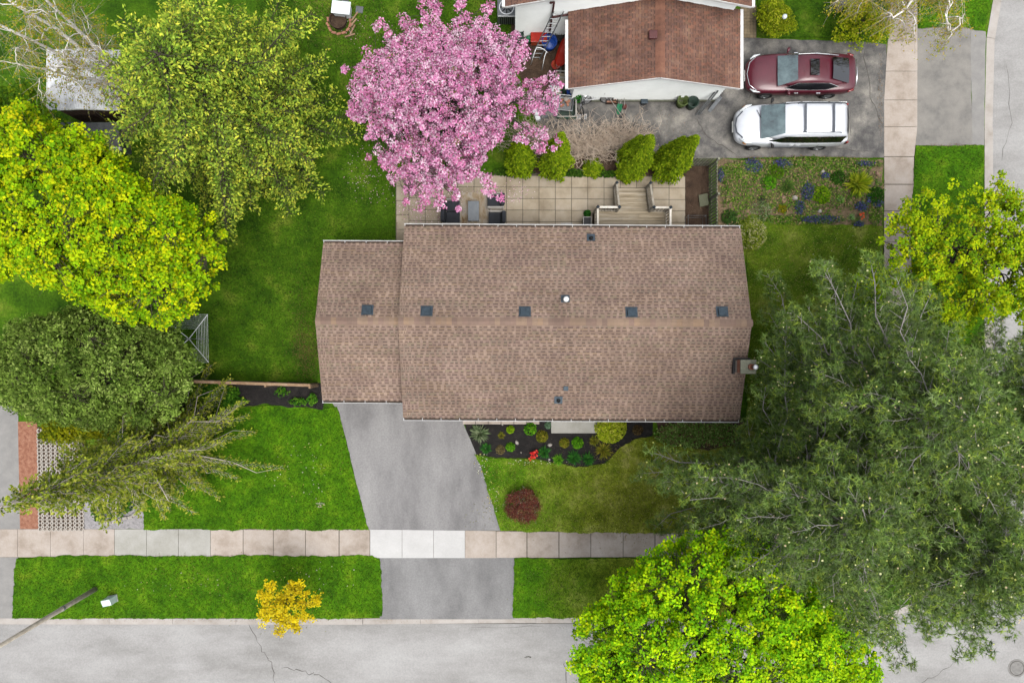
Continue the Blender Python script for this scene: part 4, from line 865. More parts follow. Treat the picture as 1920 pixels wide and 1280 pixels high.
for i, (lb, px, py, r, h, kd, pl, nn) in enumerate([
    ('spreading lime green strappy plant near the sidewalk in the east bed', 1607, 346, .60, .4, 'grassy', [(150, 170, 14), (120, 148, 10), (176, 186, 40)], 260),
    ('upright lime green plant in the middle of the east bed', 1540, 366, .42, .4, 'mound', [(130, 180, 14), (104, 156, 12), (160, 196, 30)], 320),
    ('small pale green rosette right of the lime green plant', 1576, 374, .22, .2, 'grassy', [(130, 190, 70), (150, 200, 110)], 60),
    ('green leafy clump near the fence side of the east bed', 1442, 342, .36, .25, 'mound', LG, 220),
    ('bushy green plant along the drive edge of the east bed', 1455, 322, .38, .25, 'mound', [(110, 150, 20), (84, 128, 20)], 220),
    ('grassy green tuft in the centre of the east bed', 1475, 350, .36, .25, 'grassy', [(100, 130, 50), (76, 110, 40)], 140),
    ('dark green plant against the sidewalk in the east bed', 1642, 366, .40, .3, 'mound', [(44, 96, 14), (60, 112, 20)], 300),
    ('yellow green low tuft at the lawn edge of the east bed', 1467, 391, .22, .15, 'mound', [(170, 160, 24), (140, 140, 20)], 120),
    ('dark green plant at the upper middle of the east bed', 1571, 333, .34, .25, 'mound', [(54, 100, 24), (70, 116, 30)], 220),
    ('pale green plant beside the orange tulip', 1596, 408, .20, .2, 'grassy', [(130, 180, 90), (150, 190, 120)], 50),
    ('dark purple green plant in the left part of the east bed', 1430, 374, .22, .12, 'small', [(70, 66, 62), (80, 90, 64)], 160),
    ('pale green frothy plant near the corner of the house', 1427, 396, .50, .35, 'small', [(140, 166, 110), (110, 140, 80), (180, 196, 150)], 420),
    ('green tuft by the foot of the picket fence in the east bed', 1368, 408, .36, .3, 'mound', [(60, 100, 40), (84, 122, 50)], 240)]):
    plant('garden_plant', lb, px, py, r, h, kd, pl, 260 + i, n=nn)
plant('variegated_shrub', 'pale variegated shrub at the northeast corner of the bungalow', 1405, 440, .75, 1.0, 'mound', [(176, 190, 70), (150, 172, 50), (220, 216, 160), (120, 146, 40)], 290, 'shrub', 1500)
ot = thing('tulip_clump', 'orange red tulips near the sidewalk in the east bed', 'flowers', P(1609, 406)[:2] + (.04,)); pos = np.stack([RG.normal(size=9) * .07, RG.normal(size=9) * .07, RG.uniform(.25, .32, 9)], 1)
leaf_obj('petals', pos, np.tile([0, 0, 1.], (9, 1)), RG.normal(size=(9, 3)), RG.uniform(.09, .12, 9), T_BLOOM, pick([(226, 90, 40), (236, 110, 60)], 9), 'petal', ot); twigs('stems', [((p[0], p[1], 0), p, .006, .005) for p in pos], 'bark', ot, 3)
def cover(name, label, cat, regions, pal, seed, size, zr, T=T_LEAF, m='leaf'):
    global RG
    RG = np.random.default_rng(seed); Ps = []
    for px, py, rx_, ry_, n in regions:
        a = RG.uniform(0, 6.28, n); rr = np.sqrt(RG.random(n)) * RG.uniform(.75, 1.1, n); x, y, _ = P(px, py); Ps.append(np.stack([x + rr * np.cos(a) * rx_ * CAM_Z / FPX, y + rr * np.sin(a) * ry_ * CAM_Z / FPX, RG.uniform(*zr, n)], 1))
    pos = np.concatenate(Ps); n = len(pos)
    V, Fi = scatter(pos, RG.normal(size=(n, 3)) * .45 + np.array([0, 0, 1.]), RG.normal(size=(n, 3)), RG.uniform(.7, 1.3, n) * size, T)
    return tag(link(name, np_mesh(name, V, Fi, np.repeat(pick(pal, n, jit=.3), len(T[0]), axis=0), m)), label, cat, kind='stuff')
cover('hyacinth_flowers', 'drifts of violet blue grape hyacinths in the east bed', 'flowers', [(1410, 312, 17, 14, 420), (1465, 308, 18, 9, 300), (1512, 360, 13, 18, 400), (1497, 390, 10, 14, 260), (1535, 412, 40, 8, 500), (1612, 388, 13, 9, 320), (1642, 382, 10, 8, 160), (1625, 346, 8, 5, 120), (1607, 421, 10, 5, 140), (1628, 372, 6, 10, 140), (1545, 330, 10, 6, 120), (1620, 308, 20, 5, 160), (1350, 330, 6, 14, 120)], [(86, 88, 150), (106, 104, 168), (70, 78, 116), (94, 116, 110), (84, 126, 60)], 301, .075, (.08, .2))
cover('ground_cover', 'patchy low green weeds across the east bed', 'ground cover', [(1500, 350, 150, 55, 4200), (1410, 320, 60, 18, 900), (1560, 310, 90, 12, 1300), (1380, 370, 30, 60, 600), (1640, 400, 14, 24, 400), (1390, 318, 40, 14, 500), (1500, 412, 90, 10, 700)], [(104, 150, 42), (80, 126, 32), (146, 178, 66), (122, 140, 76), (184, 160, 116)], 302, .10, (.05, .16))
cover('ground_cover', 'mottled green vinca ground cover under the house wall by the pines', 'ground cover', [(1290, 814, 62, 24, 3000), (1350, 812, 40, 22, 1500)], [(140, 184, 84), (116, 160, 62), (170, 200, 110), (136, 112, 80)], 303, .10, (.05, .25))
cover('weed_cover', 'small green weeds sprouting in the dark mulch left of the garage', 'ground cover', [(530, 735, 14, 10, 60), (562, 752, 20, 8, 120), (588, 748, 8, 12, 120), (430, 735, 22, 12, 600), (440, 752, 24, 10, 500), (390, 730, 30, 16, 700)], [(84, 140, 26), (110, 160, 40), (60, 116, 24)], 304, .12, (.05, .3))
cover('violet_flowers', 'violet flowers in the stone edged bed under the larch', 'flowers', [(212, 918, 8, 6, 90), (178, 938, 6, 5, 70), (243, 930, 8, 6, 90), (205, 962, 6, 4, 70), (160, 857, 5, 4, 60), (216, 940, 4, 7, 50)], [(110, 104, 170), (132, 120, 190), (86, 84, 140)], 305, .08, (.1, .25))
cover('bed_greens', 'green leaves filling the stone edged bed under the larch', 'ground cover', [(215, 935, 44, 32, 1500), (190, 955, 16, 20, 400)], [(70, 120, 24), (50, 96, 20), (96, 140, 40)], 306, .13, (.03, .2))
cover('hedge_greens', 'green ground foliage under the larch by the house fence', 'ground cover', [(330, 790, 110, 40, 3500), (300, 740, 60, 30, 1500)], [(56, 92, 20), (42, 74, 16), (80, 112, 30)], 307, .16, (.05, .7))
cover('weed_cover', 'green weeds along the foot of the cedars', 'ground cover', [(1085, 326, 40, 7, 500), (1140, 328, 30, 6, 300), (960, 325, 40, 8, 300)], [(60, 100, 24), (84, 120, 30)], 308, .12, (.05, .25))
cover('daisies', 'tiny white daisies scattered over the front lawns', 'flowers', [(905, 870, 16, 30, 60), (925, 930, 12, 40, 40), (560, 880, 60, 70, 50), (1000, 866, 60, 5, 40), (600, 1080, 90, 30, 30), (330, 1090, 120, 40, 30), (1570, 480, 70, 60, 30), (600, 945, 10, 6, 40)], [(224, 224, 200), (236, 236, 220), (226, 214, 120)], 309, .05, (.06, .08), T_BLOOM)
# rocks lying in the beds
mat('rock_pale', [C(176, 168, 156), C(214, 208, 198)], scale=9, rough=.95, fine=.15); mat('rock_tan', [C(150, 116, 92), C(196, 164, 138)], scale=9, rough=.95, fine=.2)
def rock(label, px, py, r, h, m, seed, z=.03):
    r_ = random.Random(seed); mm = MB(); n = 7
    rings = [[(math.cos(6.283 * j / n + i) * r * k * r_.uniform(.75, 1.15), math.sin(6.283 * j / n + i) * r * k * .75 * r_.uniform(.75, 1.15), zz * h) for j in range(n)] for i, (k, zz) in enumerate(((.9, -.1), (1, .35), (.7, .85)))]
    rings = [[rings[i][j] for j in range(n)] for i in range(3)]; mm.loft(rings); x, y, _ = P(px, py, .05); o = mm.build('rock', m, loc=(x, y, z), bevel=.01); o.rotation_euler.z = r_.uniform(0, 6)
    return tag(o, label, 'rock')
for i, a in enumerate([('pale rounded rock in the middle of the front bed mulch', 969, 829, .12, .14, 'rock_pale'), ('small white stone near the wall in the front bed', 942, 796, .06, .07, 'rock_pale'), ('flat pale stone below the left end of the doorstep', 1031, 834, .12, .1, 'rock_pale'),
                       ('tiny white stone beside the red tulips', 977, 848, .05, .05, 'rock_pale'), ('small white stone at the lawn edge right of the tulips', 1030, 861, .07, .06, 'rock_pale'),
                       ('square pale block in the middle of the east bed', 1489, 371, .16, .2, 'rock_pale'), ('tan flat stone beside the pale block in the east bed', 1470, 374, .20, .1, 'rock_tan'), ('round white stone at the lawn edge of the east bed', 1537, 396, .13, .12, 'rock_pale'),
                       ('white stone at the upper middle of the east bed', 1542, 322, .12, .14, 'rock_pale'), ('tan stone by the sidewalk in the east bed', 1645, 326, .13, .12, 'rock_tan')]):
    rock(*a[:4], a[4], a[5], 400 + i)
EB = thing('stone_edging', 'ring of pale stones edging the gravel bed under the larch', 'stone edging', P(215, 950)[:2] + (0,))
for i, (px, py) in enumerate([(176, 962), (180, 968), (187, 974), (196, 977), (206, 978), (216, 976), (226, 973), (236, 970), (246, 968), (254, 963), (260, 957)]):
    x, y, _ = P(px, py); c = EB.location; m = MB().box(-.11, .11, -.07, .07, 0, .12); o = m.build('stone', 'rock_pale', EB, bevel=.025, loc=(x - c.x, y - c.y, .01)); o.rotation_euler.z = math.atan2(640 - py - 0, 1) * 0 + R([-60, -40, -20, -8, 5, 14, 14, 14, 20, 40, 50][i])
# ---- grass blades over every lawn
RG = np.random.default_rng(90); Pg = []; Cg = []; Zg = []
yard = PL([(380, 340), (742, 330), (742, 458), (600, 458), (598, 705), (348, 705), (348, 600), (420, 560)]); top = PL([(480, -20), (960, -20), (960, 130), (700, 330), (480, 300)])
excl = [PL([(742, 322), (1284, 328), (1284, 470), (742, 470)]), BED_FRONT, BED_LEFT, BED_EAST]
for poly, pal, dn in [(a, b, 440 * c) for a, b, c in LAWNS] + [(yard, GREEN_YARD, 420), (top, GREEN_YARD, 380)]:
    a = np.array(poly); lo, hi = a.min(0), a.max(0); n = int((hi - lo).prod() * dn); q = lo + (hi - lo) * RG.random((n, 2)); ok = inpoly(q[:, 0], q[:, 1], poly)
    for e in excl: ok &= ~inpoly(q[:, 0], q[:, 1], e)
    q = q[ok]; Pg.append(q); Zg.append(np.full(len(q), 0.0 if poly is yard or poly is top else .036)); pc = np.array([c[:3] for c in pal]); Cg.append(pc[RG.integers(0, len(pc), len(q))] * RG.uniform(.55, 1.7, (len(q), 1)))
q = np.concatenate(Pg); cg = np.concatenate(Cg); n = len(q); az = RG.uniform(0, 6.28, n); hh = RG.uniform(.04, .085, n); z0 = np.concatenate(Zg)
nb = 0
for px, py, sx_, sy_, k, cl in ((576, 655, 14, 32, 1500, (170, 140, 92)), (1100, 900, 50, 30, 900, (190, 180, 110)), (1190, 960, 40, 30, 900, (176, 160, 100)), (1010, 962, 60, 14, 500, (190, 186, 110)), (1130, 845, 20, 10, 300, (170, 150, 100)), (590, 30, 40, 25, 900, (160, 150, 90)), (660, 60, 40, 25, 700, (170, 140, 100)),
                                (520, 1130, 60, 20, 500, (180, 180, 90)), (400, 1080, 70, 20, 500, (180, 184, 80)), (1040, 1100, 30, 25, 500, (180, 176, 110)), (1480, 480, 50, 40, 900, (176, 170, 100)), (1520, 520, 30, 30, 500, (190, 176, 120)), (560, 600, 12, 60, 500, (150, 140, 80)), (700, 420, 40, 30, 300, (130, 150, 60)), (1640, 560, 20, 60, 300, (170, 150, 100))):
    x_, y_, _ = P(px, py); sc = CAM_Z / FPX; q2 = np.stack([x_ + RG.normal(size=k) * sx_ * sc, y_ + RG.normal(size=k) * sy_ * sc], 1); q = np.concatenate([q, q2]); cg = np.concatenate([cg, np.array([C(*cl)[:3]]) * RG.uniform(.6, 1.4, (k, 1))]); z0 = np.concatenate([z0, np.full(k, .0 if px < 700 and py < 700 else .036)])
n = len(q); az = RG.uniform(0, 6.28, n); hh = RG.uniform(.04, .085, n)
d = np.stack([np.cos(az) * .6, np.sin(az) * .6, np.ones(n)], 1); s = np.stack([-np.sin(az), np.cos(az), 0 * az], 1) * .015; b0 = np.concatenate([q, z0[:, None]], 1)
V = np.stack([b0 - s, b0 + s, b0 + d * hh[:, None]], 1).reshape(-1, 3); Fi = np.arange(3 * n).reshape(-1, 3)
tag(link('grass', np_mesh('grass', V, Fi, np.repeat(cg, 3, axis=0), 'blade')), 'short mown grass covering the lawns and verges', 'grass', kind='stuff')

cover('fallen_petals', 'pale pink petals fallen on the patio and lawn below the blossoming tree', 'petals', [(800, 390, 60, 30, 260), (880, 380, 80, 30, 200), (700, 330, 60, 60, 160), (960, 360, 40, 24, 90), (700, 60, 60, 40, 60)], [(236, 190, 210), (246, 220, 230), (220, 170, 190)], 310, .04, (.05, .062), T_BLOOM, 'petal')
cover('leaf_litter', 'brown leaf crumbs along the drive and road edges', 'leaf litter', [(640, 840, 4, 60, 80), (915, 900, 14, 60, 60), (500, 1162, 400, 3, 160), (1500, 296, 150, 4, 500), (1650, 180, 5, 90, 200), (1785, 273, 60, 4, 160), (1785, 52, 60, 4, 160), (560, 992, 120, 2, 90), (400, 1041, 250, 2, 140), (1240, 240, 60, 40, 120)], [(150, 110, 70), (120, 90, 60), (180, 150, 110)], 311, .035, (.03, .06))
# ------------------------------------------------------------------ parked cars
mat('paint_maroon', [C(96, 24, 42, .35), C(110, 30, 50, .35)], scale=2, rough=.4, coat=.35, spec=.3)
mat('paint_silver', [C(214, 218, 224, .5), C(226, 230, 236, .5)], scale=2, rough=.3, coat=.8, spec=.5, metal=.15)
mat('plastic_grey', [C(92, 98, 108), C(110, 116, 126)], scale=6, rough=.6)
mat('car_glass', [C(52, 70, 72), C(96, 122, 124), C(128, 154, 156)], rs=.3, scale=1.6, rough=.04, spec=.9, coat=.5)  # noise tones paint tree reflections and hints of the interior into the glass colour
mat('tinted_glass', [C(14, 14, 18), C(22, 22, 28)], scale=2, rough=.05, spec=.8)
mat('chrome', [C(206, 208, 210, .8), C(226, 228, 230, .8)], scale=4, rough=.15, metal=.9)
mat('rubber', [C(30, 30, 31), C(46, 46, 46)], scale=10, rough=.9)
mat('lamp_glass', [C(196, 204, 206, .6), C(226, 232, 234, .6)], scale=8, rough=.1, spec=.8)
mat('lamp_red', [C(150, 20, 24), C(178, 36, 36)], scale=8, rough=.15, spec=.8); mat('lamp_amber', [C(236, 150, 50), C(246, 170, 80)], scale=8, rough=.2)
def lerp(a, b, t): return tuple(x + (y - x) * t for x, y in zip(a, b))
def patch(name, c, m, parent, off=(0, 0, 0), bulge=.0, axis=(0, 0, 1), n=6, inset=.03):
    """a curved pane between four corners, c = a,b (one edge), d,e (other edge)"""
    a, b, d, e = c; ax = Vector(axis)
    def f(u, v):
        u = inset + u * (1 - 2 * inset); v = inset + v * (1 - 2 * inset); p = Vector(lerp(lerp(a, b, u), lerp(d, e, u), v)); return p + ax * (bulge * 4 * u * (1 - u)) + Vector(off)
    return MB().grid(f, n, n).build(name, m, parent, smooth=True)
def car(name, label, cat, loc, rz, paint, st, cab, belt, van=False):
    t = thing(name, label, cat, loc, rz); rings = []
    for x, w_, zb, zs, zt in st:
        half = [(.0, zb), (w_ * .80, zb), (w_ * .97, zb + .12), (w_, (zb + zs) * .52), (w_ * .985, zs - .05), (w_ * .90, zs + .02), (w_ * .55, zt - .005), (0, zt)]
        rings.append([(x, y, z) for y, z in half] + [(x, -y, z) for y, z in half[-2:0:-1]])
    bm = MB(); bm.loft(rings); body = link('body', bm.mesh('body', paint, True), t, sub=2)
    # cabin: stations x, belt half width, roof half width, roof height
    rings = []
    for x, wb, wr, zb, zr in cab:
        rings.append([(x, wb, zb), (x, wr + (wb - wr) * .25, zb + (zr - zb) * .72), (x, wr * .93, zr - .025), (x, wr * .5, zr), (x, 0, zr + .012), (x, -wr * .5, zr), (x, -wr * .93, zr - .025), (x, -wr - (wb - wr) * .25, zb + (zr - zb) * .72), (x, -wb, zb)])
    link('cabin', MB().loft(rings).mesh('cabin', paint, True), t, sub=2)
    A, B = cab[0], cab[1]; Y, Z = cab[-1], cab[-2]
    ws = [(A[0] + .01, A[1] * 1.0, A[3] + .02), (A[0] + .01, -A[1] * 1.0, A[3] + .02), (B[0], B[2] * .96, B[4] - .005), (B[0], -B[2] * .96, B[4] - .005)]
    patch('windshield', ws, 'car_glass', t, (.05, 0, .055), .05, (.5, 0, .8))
    rw = [(Y[0], Y[1] * .86, Y[3] + .02), (Y[0], -Y[1] * .86, Y[3] + .02), (Z[0], Z[2] * .86, Z[4] - .005), (Z[0], -Z[2] * .86, Z[4] - .005)]
    patch('rear_window', rw, 'tinted_glass' if not van else 'tinted_glass', t, (-.05, 0, .05), .04, (-.4, 0, .8))
    for s in (1, -1):
        lo = [(x, s * (wb + .008), zb + .03) for x, wb, wr, zb, zr in cab[1:-1]]; hi = [(x, s * (wr + (wb - wr) * .2 + .012), zb + (zr - zb) * .80) for x, wb, wr, zb, zr in cab[1:-1]]
        f0 = (cab[0][0] - .32, s * (cab[0][1] + .006), cab[0][3] + .03); r0 = (cab[-1][0] + .42, s * (cab[-1][1] + .006), cab[-1][3] + .06)
        k = len(lo); m = MB(); m._add([f0] + lo + [r0] + hi, [(0, 1, k + 2)] + [(i, i + 1, k + 2 + i, k + 1 + i) for i in range(1, k)] + [(k, k + 1, 2 * k + 1)]); m.build('side_window', 'tinted_glass', t)
        MB().tube([f0] + hi + [r0], .011, 5).build('window_trim', 'chrome', t); MB().tube([f0] + lo + [r0], .010, 5).build('window_trim', 'chrome', t)
    return t
def wheel(t, x, y, r):
    o = bpy.data.objects.new('wheel', None); COL.objects.link(o); o.parent = t; o.location = (x, y, r); s = 1 if y > 0 else -1
    M = Matrix.Rotation(R(-90 * s), 4, 'X')
    MB().lathe([(r * .62, -.10), (r * .96, -.10), (r, -.06), (r, .06), (r * .96, .10), (r * .62, .10)], 24, M=M, closed=True).build('tyre', 'rubber', o, smooth=True)
    m = MB().lathe([(r * .63, .085), (r * .60, .10), (r * .57, .06), (.001, .05)], 20, M=M)
    for i in range(5): a = i * 1.2566; m.bar(M @ Vector((.03 * math.cos(a), .03 * math.sin(a), .085)), M @ Vector((r * .58 * math.cos(a), r * .58 * math.sin(a), .085)), .06, .03, up=M.to_3x3() @ Vector((0, 0, 1)))
    m.build('rim', 'galvanised', o)
    return o
# maroon sedan, nose towards the garage
ST1 = [(-2.44, .66, .32, .80, .86), (-2.36, .80, .26, .90, .97), (-1.9, .90, .22, .95, 1.03), (-1.2, .925, .20, .92, .97), (0, .93, .20, .90, .95), (.95, .925, .20, .90, .97), (1.55, .91, .22, .84, .93), (2.1, .84, .24, .74, .84), (2.36, .66, .28, .62, .70), (2.46, .50, .34, .52, .58)]
CB1 = [(1.12, .76, .60, .93, .96), (.34, .83, .62, .91, 1.40), (-.35, .85, .63, .91, 1.46), (-1.05, .83, .61, .92, 1.38), (-1.98, .72, .56, .99, 1.02)]
sx, sy, _ = P(1502, 138, .75)
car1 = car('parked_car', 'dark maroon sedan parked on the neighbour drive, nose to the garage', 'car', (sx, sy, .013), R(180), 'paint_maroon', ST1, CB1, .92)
for x in (1.48, -1.38):
    for y in (.83, -.83): wheel(car1, x, y, .33)
patch('sunroof', [(-.10, .40, 1.475), (-.10, -.40, 1.475), (-.52, .40, 1.478), (-.52, -.40, 1.478)], 'tinted_glass', car1, (0, 0, .012), .02, (0, 0, 1))
for s in (1, -1):
    MB().tube([(2.28, s * .70, .665), (2.12, s * .83, .72), (1.86, s * .89, .77)], [.03, .05, .015], 7).build('headlight', 'lamp_glass', car1, smooth=True)
    MB().tube([(-2.30, s * .78, .84), (-2.05, s * .90, .86)], [.07, .03], 7).build('tail_light', 'lamp_red', car1, smooth=True)
    mi = MB().tube([(.72, s * .86, .98), (.66, s * 1.02, 1.0), (.64, s * 1.10, 1.0)], [.02, .075, .055], 8).build('mirror', 'paint_maroon', car1, smooth=True)
    for x in (.25, -.75): MB().bar((x - .09, s * .945, .80), (x + .09, s * .945, .80), .03, .03).build('door_handle', 'chrome', car1)
MB().tube([(2.02, .80, .76), (2.32, .52, .70), (2.43, 0, .69), (2.32, -.52, .70), (2.02, -.80, .76)], .015, 6).build('grille_trim', 'chrome', car1, smooth=True)
MB().bar((2.47, -.26, .45), (2.47, .26, .45), .02, .12).build('number_plate', 'white_paint', car1)
MB().tube([(-2.44, .60, .88), (-2.47, 0, .90), (-2.44, -.60, .88)], .02, 6).build('boot_trim', 'chrome', car1, smooth=True)
for s in (1, -1):
    for x in (.62, -.32, -1.18): MB().tube([(x, s * .945, .32), (x, s * .95, .60), (x - .02, s * .925, .88)], .008, 4).build('door_seam', 'dark', car1)
MB().tube([(2.30, .50, .46), (2.46, .2, .42), (2.46, -.2, .42), (2.30, -.50, .46)], .05, 6).build('lower_grille', 'dark', car1, smooth=True)
car1.scale = (.985, .95, .98)
# silver minivan
ST2 = [(-2.52, .80, .34, 1.02, 1.06), (-2.44, .90, .28, 1.05, 1.10), (-1.8, .965, .24, 1.02, 1.06), (-.8, .975, .22, 1.0, 1.04), (.6, .975, .22, .99, 1.05), (1.30, .96, .22, .96, 1.10), (1.9, .91, .24, .88, 1.0), (2.3, .78, .26, .76, .86), (2.50, .56, .32, .62, .68)]
CB2 = [(1.42, .84, .66, 1.06, 1.09), (.50, .90, .74, 1.02, 1.66), (-.5, .91, .76, 1.02, 1.75), (-1.7, .90, .75, 1.03, 1.75), (-2.16, .89, .74, 1.04, 1.72), (-2.50, .86, .70, 1.06, 1.12)]
vx, vy, _ = P(1484, 233, .9)
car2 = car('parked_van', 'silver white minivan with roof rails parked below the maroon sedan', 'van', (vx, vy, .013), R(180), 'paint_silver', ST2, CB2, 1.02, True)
for x in (1.52, -1.45):
    for y in (.87, -.87): wheel(car2, x, y, .34)
for s in (1, -1):
    MB().tube([(2.30, s * .64, .80), (2.02, s * .84, .88), (1.80, s * .89, .93)], [.04, .07, .02], 7).build('headlight', 'lamp_glass', car2, smooth=True)
    MB().tube([(2.16, s * .82, .78), (2.02, s * .90, .80)], [.03, .04], 6).build('indicator', 'lamp_amber', car2, smooth=True)
    MB().tube([(-2.46, s * .86, .80), (-2.44, s * .88, 1.1)], .05, 6).build('tail_light', 'lamp_red', car2, smooth=True)
    MB().tube([(.98, s * .92, 1.06), (.92, s * 1.06, 1.08), (.90, s * 1.16, 1.06)], [.02, .08, .06], 8).build('mirror', 'dark', car2, smooth=True)
    for x in (.02, -.28): MB().bar((x - .10, s * .99, .93), (x + .10, s * .99, .93), .03, .03).build('door_handle', 'chrome', car2)
    MB().tube([(.06, s * .66, 1.755), (.0, s * .66, 1.80), (-1.75, s * .66, 1.81), (-1.85, s * .66, 1.76)], .022, 6).build('roof_rail', 'plastic_grey', car2, smooth=True)
    MB().bar((-.9, s * .985, .60), (1.0, s * .985, .60), .02, .06).build('side_moulding', 'plastic_grey', car2)
for x in (-.26, -1.50): MB().bar((x, -.66, 1.815), (x, .66, 1.815), .09, .025).build('crossbar', 'plastic_grey', car2, bevel=.008)
MB().tube([(2.18, .62, .86), (2.42, .34, .78), (2.48, 0, .76), (2.42, -.34, .78), (2.18, -.62, .86)], .03, 6).build('grille_trim', 'plastic_grey', car2, smooth=True)
MB().bar((2.53, -.26, .5), (2.53, .26, .5), .02, .12).build('number_plate', 'white_paint', car2)
for s in (1, -1):
    for x in (.85, -.12, -1.2): MB().tube([(x, s * .995, .34), (x, s * .998, .65), (x, s * .975, .98)], .008, 4).build('door_seam', 'dark', car2)
MB().bar((1.62, -.6, 1.075), (1.30, .1, 1.15), .02, .02).build('wiper', 'dark', car2)

car2.scale = (.985, .95, .98)
# ------------------------------------------------------------------ deck with stairs
mat('deck_wood', [C(150, 132, 102), C(204, 188, 160), C(240, 230, 212)], scale=2.2, detail=9, rough=.9, stretch=((.25, 2.5, 1), 0), fine=.15, rnd=.16)
mat('rail_wood', [C(184, 172, 150), C(228, 220, 204)], scale=5, rough=.9, fine=.12, rnd=.08)
mat('rail_pale', [C(206, 198, 182, .4), C(236, 230, 220, .45)], scale=5, rough=.85, fine=.12, rnd=.05)
mat('post_cap', [C(48, 58, 68), C(70, 82, 92)], scale=8, rough=.4)
DK = thing('back_deck', 'weathered wooden deck with railings and stairs down to the patio', 'deck', (5.27, 4.35, 0), R(-.36))
DX, DYT, DZ = 1.60, 1.47, .78
MB().box(-DX, DX, .0, DYT, .1, DZ - .05).build('frame', 'wood_brown', DK)
n = 10
for i in range(n):
    y0 = i * DYT / n
    for (xa, xb) in ((-DX, -.35 if i % 2 else .4), (-.345 if i % 2 else .405, DX)): MB().box(xa, xb, y0 + .006, y0 + DYT / n - .006, DZ - .045, DZ).build('plank', 'deck_wood', DK)
for i in range(5):
    z = DZ - (i + 1) * DZ / 5.5; y0 = DYT + i * .235
    for k in (0, 1): MB().box(-.59 , .82 - .02, y0 + k * .115 + .006, y0 + k * .115 + .109, z - .04, z).build('tread', 'deck_wood', DK)
    MB().box(-.59, .80, y0 + .01, y0 + .03, max(.02, z - .13), z - .041).build('riser', 'deck_wood', DK)
for x in (-.64, .85): MB()._add([(x - .025, DYT, 0), (x + .025, DYT, 0), (x + .025, DYT + 1.25, 0), (x - .025, DYT + 1.25, 0), (x - .025, DYT, DZ - .03), (x + .025, DYT, DZ - .03), (x + .025, DYT + 1.25, .1), (x - .025, DYT + 1.25, .1)],
                                [(0, 1, 5, 4), (1, 2, 6, 5), (2, 3, 7, 6), (3, 0, 4, 7), (4, 5, 6, 7)]).build('stringer', 'deck_wood', DK)
posts = {'a': (-DX + .03, DYT - .03, DZ), 'b': (-.64, DYT - .03, DZ), 'c': (.85, DYT - .03, DZ), 'd': (DX - .03, DYT - .03, DZ), 'e': (-.64, DYT + 1.2, 0), 'f': (.85, DYT + 1.2, 0), 'g': (-DX + .03, .15, DZ), 'h': (DX - .03, .15, DZ)}
for k, (x, y, z) in posts.items():
    q = MB().box(x - .045, x + .045, y - .045, y + .045, 0, z + .98).build('post', 'rail_wood', DK)
    if k not in 'gh': MB().lathe([(.085, 0), (.085, .03), (.06, .05), (.055, .10), (.001, .13)], 4, (x, y, z + .98), M=None).build('cap', 'post_cap', q)
for a, b in (('g', 'a'), ('a', 'b'), ('c', 'd'), ('d', 'h'), ('b', 'e'), ('c', 'f')):
    A = Vector(posts[a]); B = Vector(posts[b]); u = Vector((0, 0, 1))
    MB().bar(A + u * .94, B + u * .94, .085, .04).build('top_rail', 'rail_pale' if a + b in ('ga', 'ab', 'dh', 'cd') else 'rail_wood', DK); MB().bar(A + u * .14, B + u * .14, .05, .04).build('bottom_rail', 'rail_wood', DK)
    k = int((B - A).length / .125)
    for i in range(1, k): q = A + (B - A) * i / k; MB().box(q.x - .018, q.x + .018, q.y - .018, q.y + .018, q.z + .15, q.z + .92).build('baluster', 'rail_wood', DK)

# ------------------------------------------------------------------ fences
mat('fence_grey', [C(116, 118, 96), C(160, 160, 138), C(194, 192, 170)], scale=4, rough=.95, fine=.2, rnd=.14); mat('fence_tan', [C(150, 116, 86), C(186, 152, 118), C(204, 176, 146)], scale=4, rough=.95, fine=.15, rnd=.15)
PF = thing('picket_fence', 'weathered grey green picket fence between the deck soil and the east bed', 'fence', (8.98, 5.0, 0))
for i in range(22):
    y = -.1 + i * .142; MB()._add([(-.012, y, .05), (.012, y, .05), (.012, y + .085, .05), (-.012, y + .085, .05), (-.012, y, 1.3), (.012, y, 1.3), (.012, y + .085, 1.3), (-.012, y + .085, 1.3), (-.012, y + .043, 1.38), (.012, y + .043, 1.38)],
              [(0, 1, 5, 4), (1, 2, 6, 9, 5), (2, 3, 7, 6), (3, 0, 4, 8, 7), (4, 5, 9, 8), (6, 7, 8, 9)]).build('picket', 'fence_grey', PF)
for z in (.3, 1.12): MB().box(.014, .05, -.1, 3.05, z, z + .09).build('rail', 'fence_grey', PF)
for y in (-.05, 1.45, 2.98): MB().box(.014, .10, y - .045, y + .045, 0, 1.42).build('post', 'fence_grey', PF)
for i in range(8):
    x = -.14 - i * .142; MB().box(x, x + .1, 3.0, 3.025, .05, 1.34).build('picket', 'fence_grey', PF)
for z in (.3, 1.12): MB().box(-1.2, .0, 3.03, 3.065, z, z + .09).build('rail', 'fence_grey', PF)
LF = thing('board_fence', 'tan board fence from the garage to the evergreen along the mulch bed', 'fence', P(352, 711, 0))
ang = math.atan2(-8, 250); fl_ = 6.0; LF.rotation_euler.z = ang
for i in range(42):
    x = i * .143; MB().box(x, x + .13, -.011, .011, .05, 1.25 + random.uniform(-.015, .015)).build('board', 'fence_tan', LF)
for z in (.3, 1.05): MB().box(0, fl_, -.05, -.014, z, z + .09).build('rail', 'fence_tan', LF)
MB().box(0, fl_, -.06, .06, 1.275, 1.31).build('cap_rail', 'fence_tan', LF)
for x in (.05, 2.0, 4.0, 5.95): MB().box(x - .045, x + .045, -.14, -.052, 0, 1.25).build('post', 'fence_tan', LF)

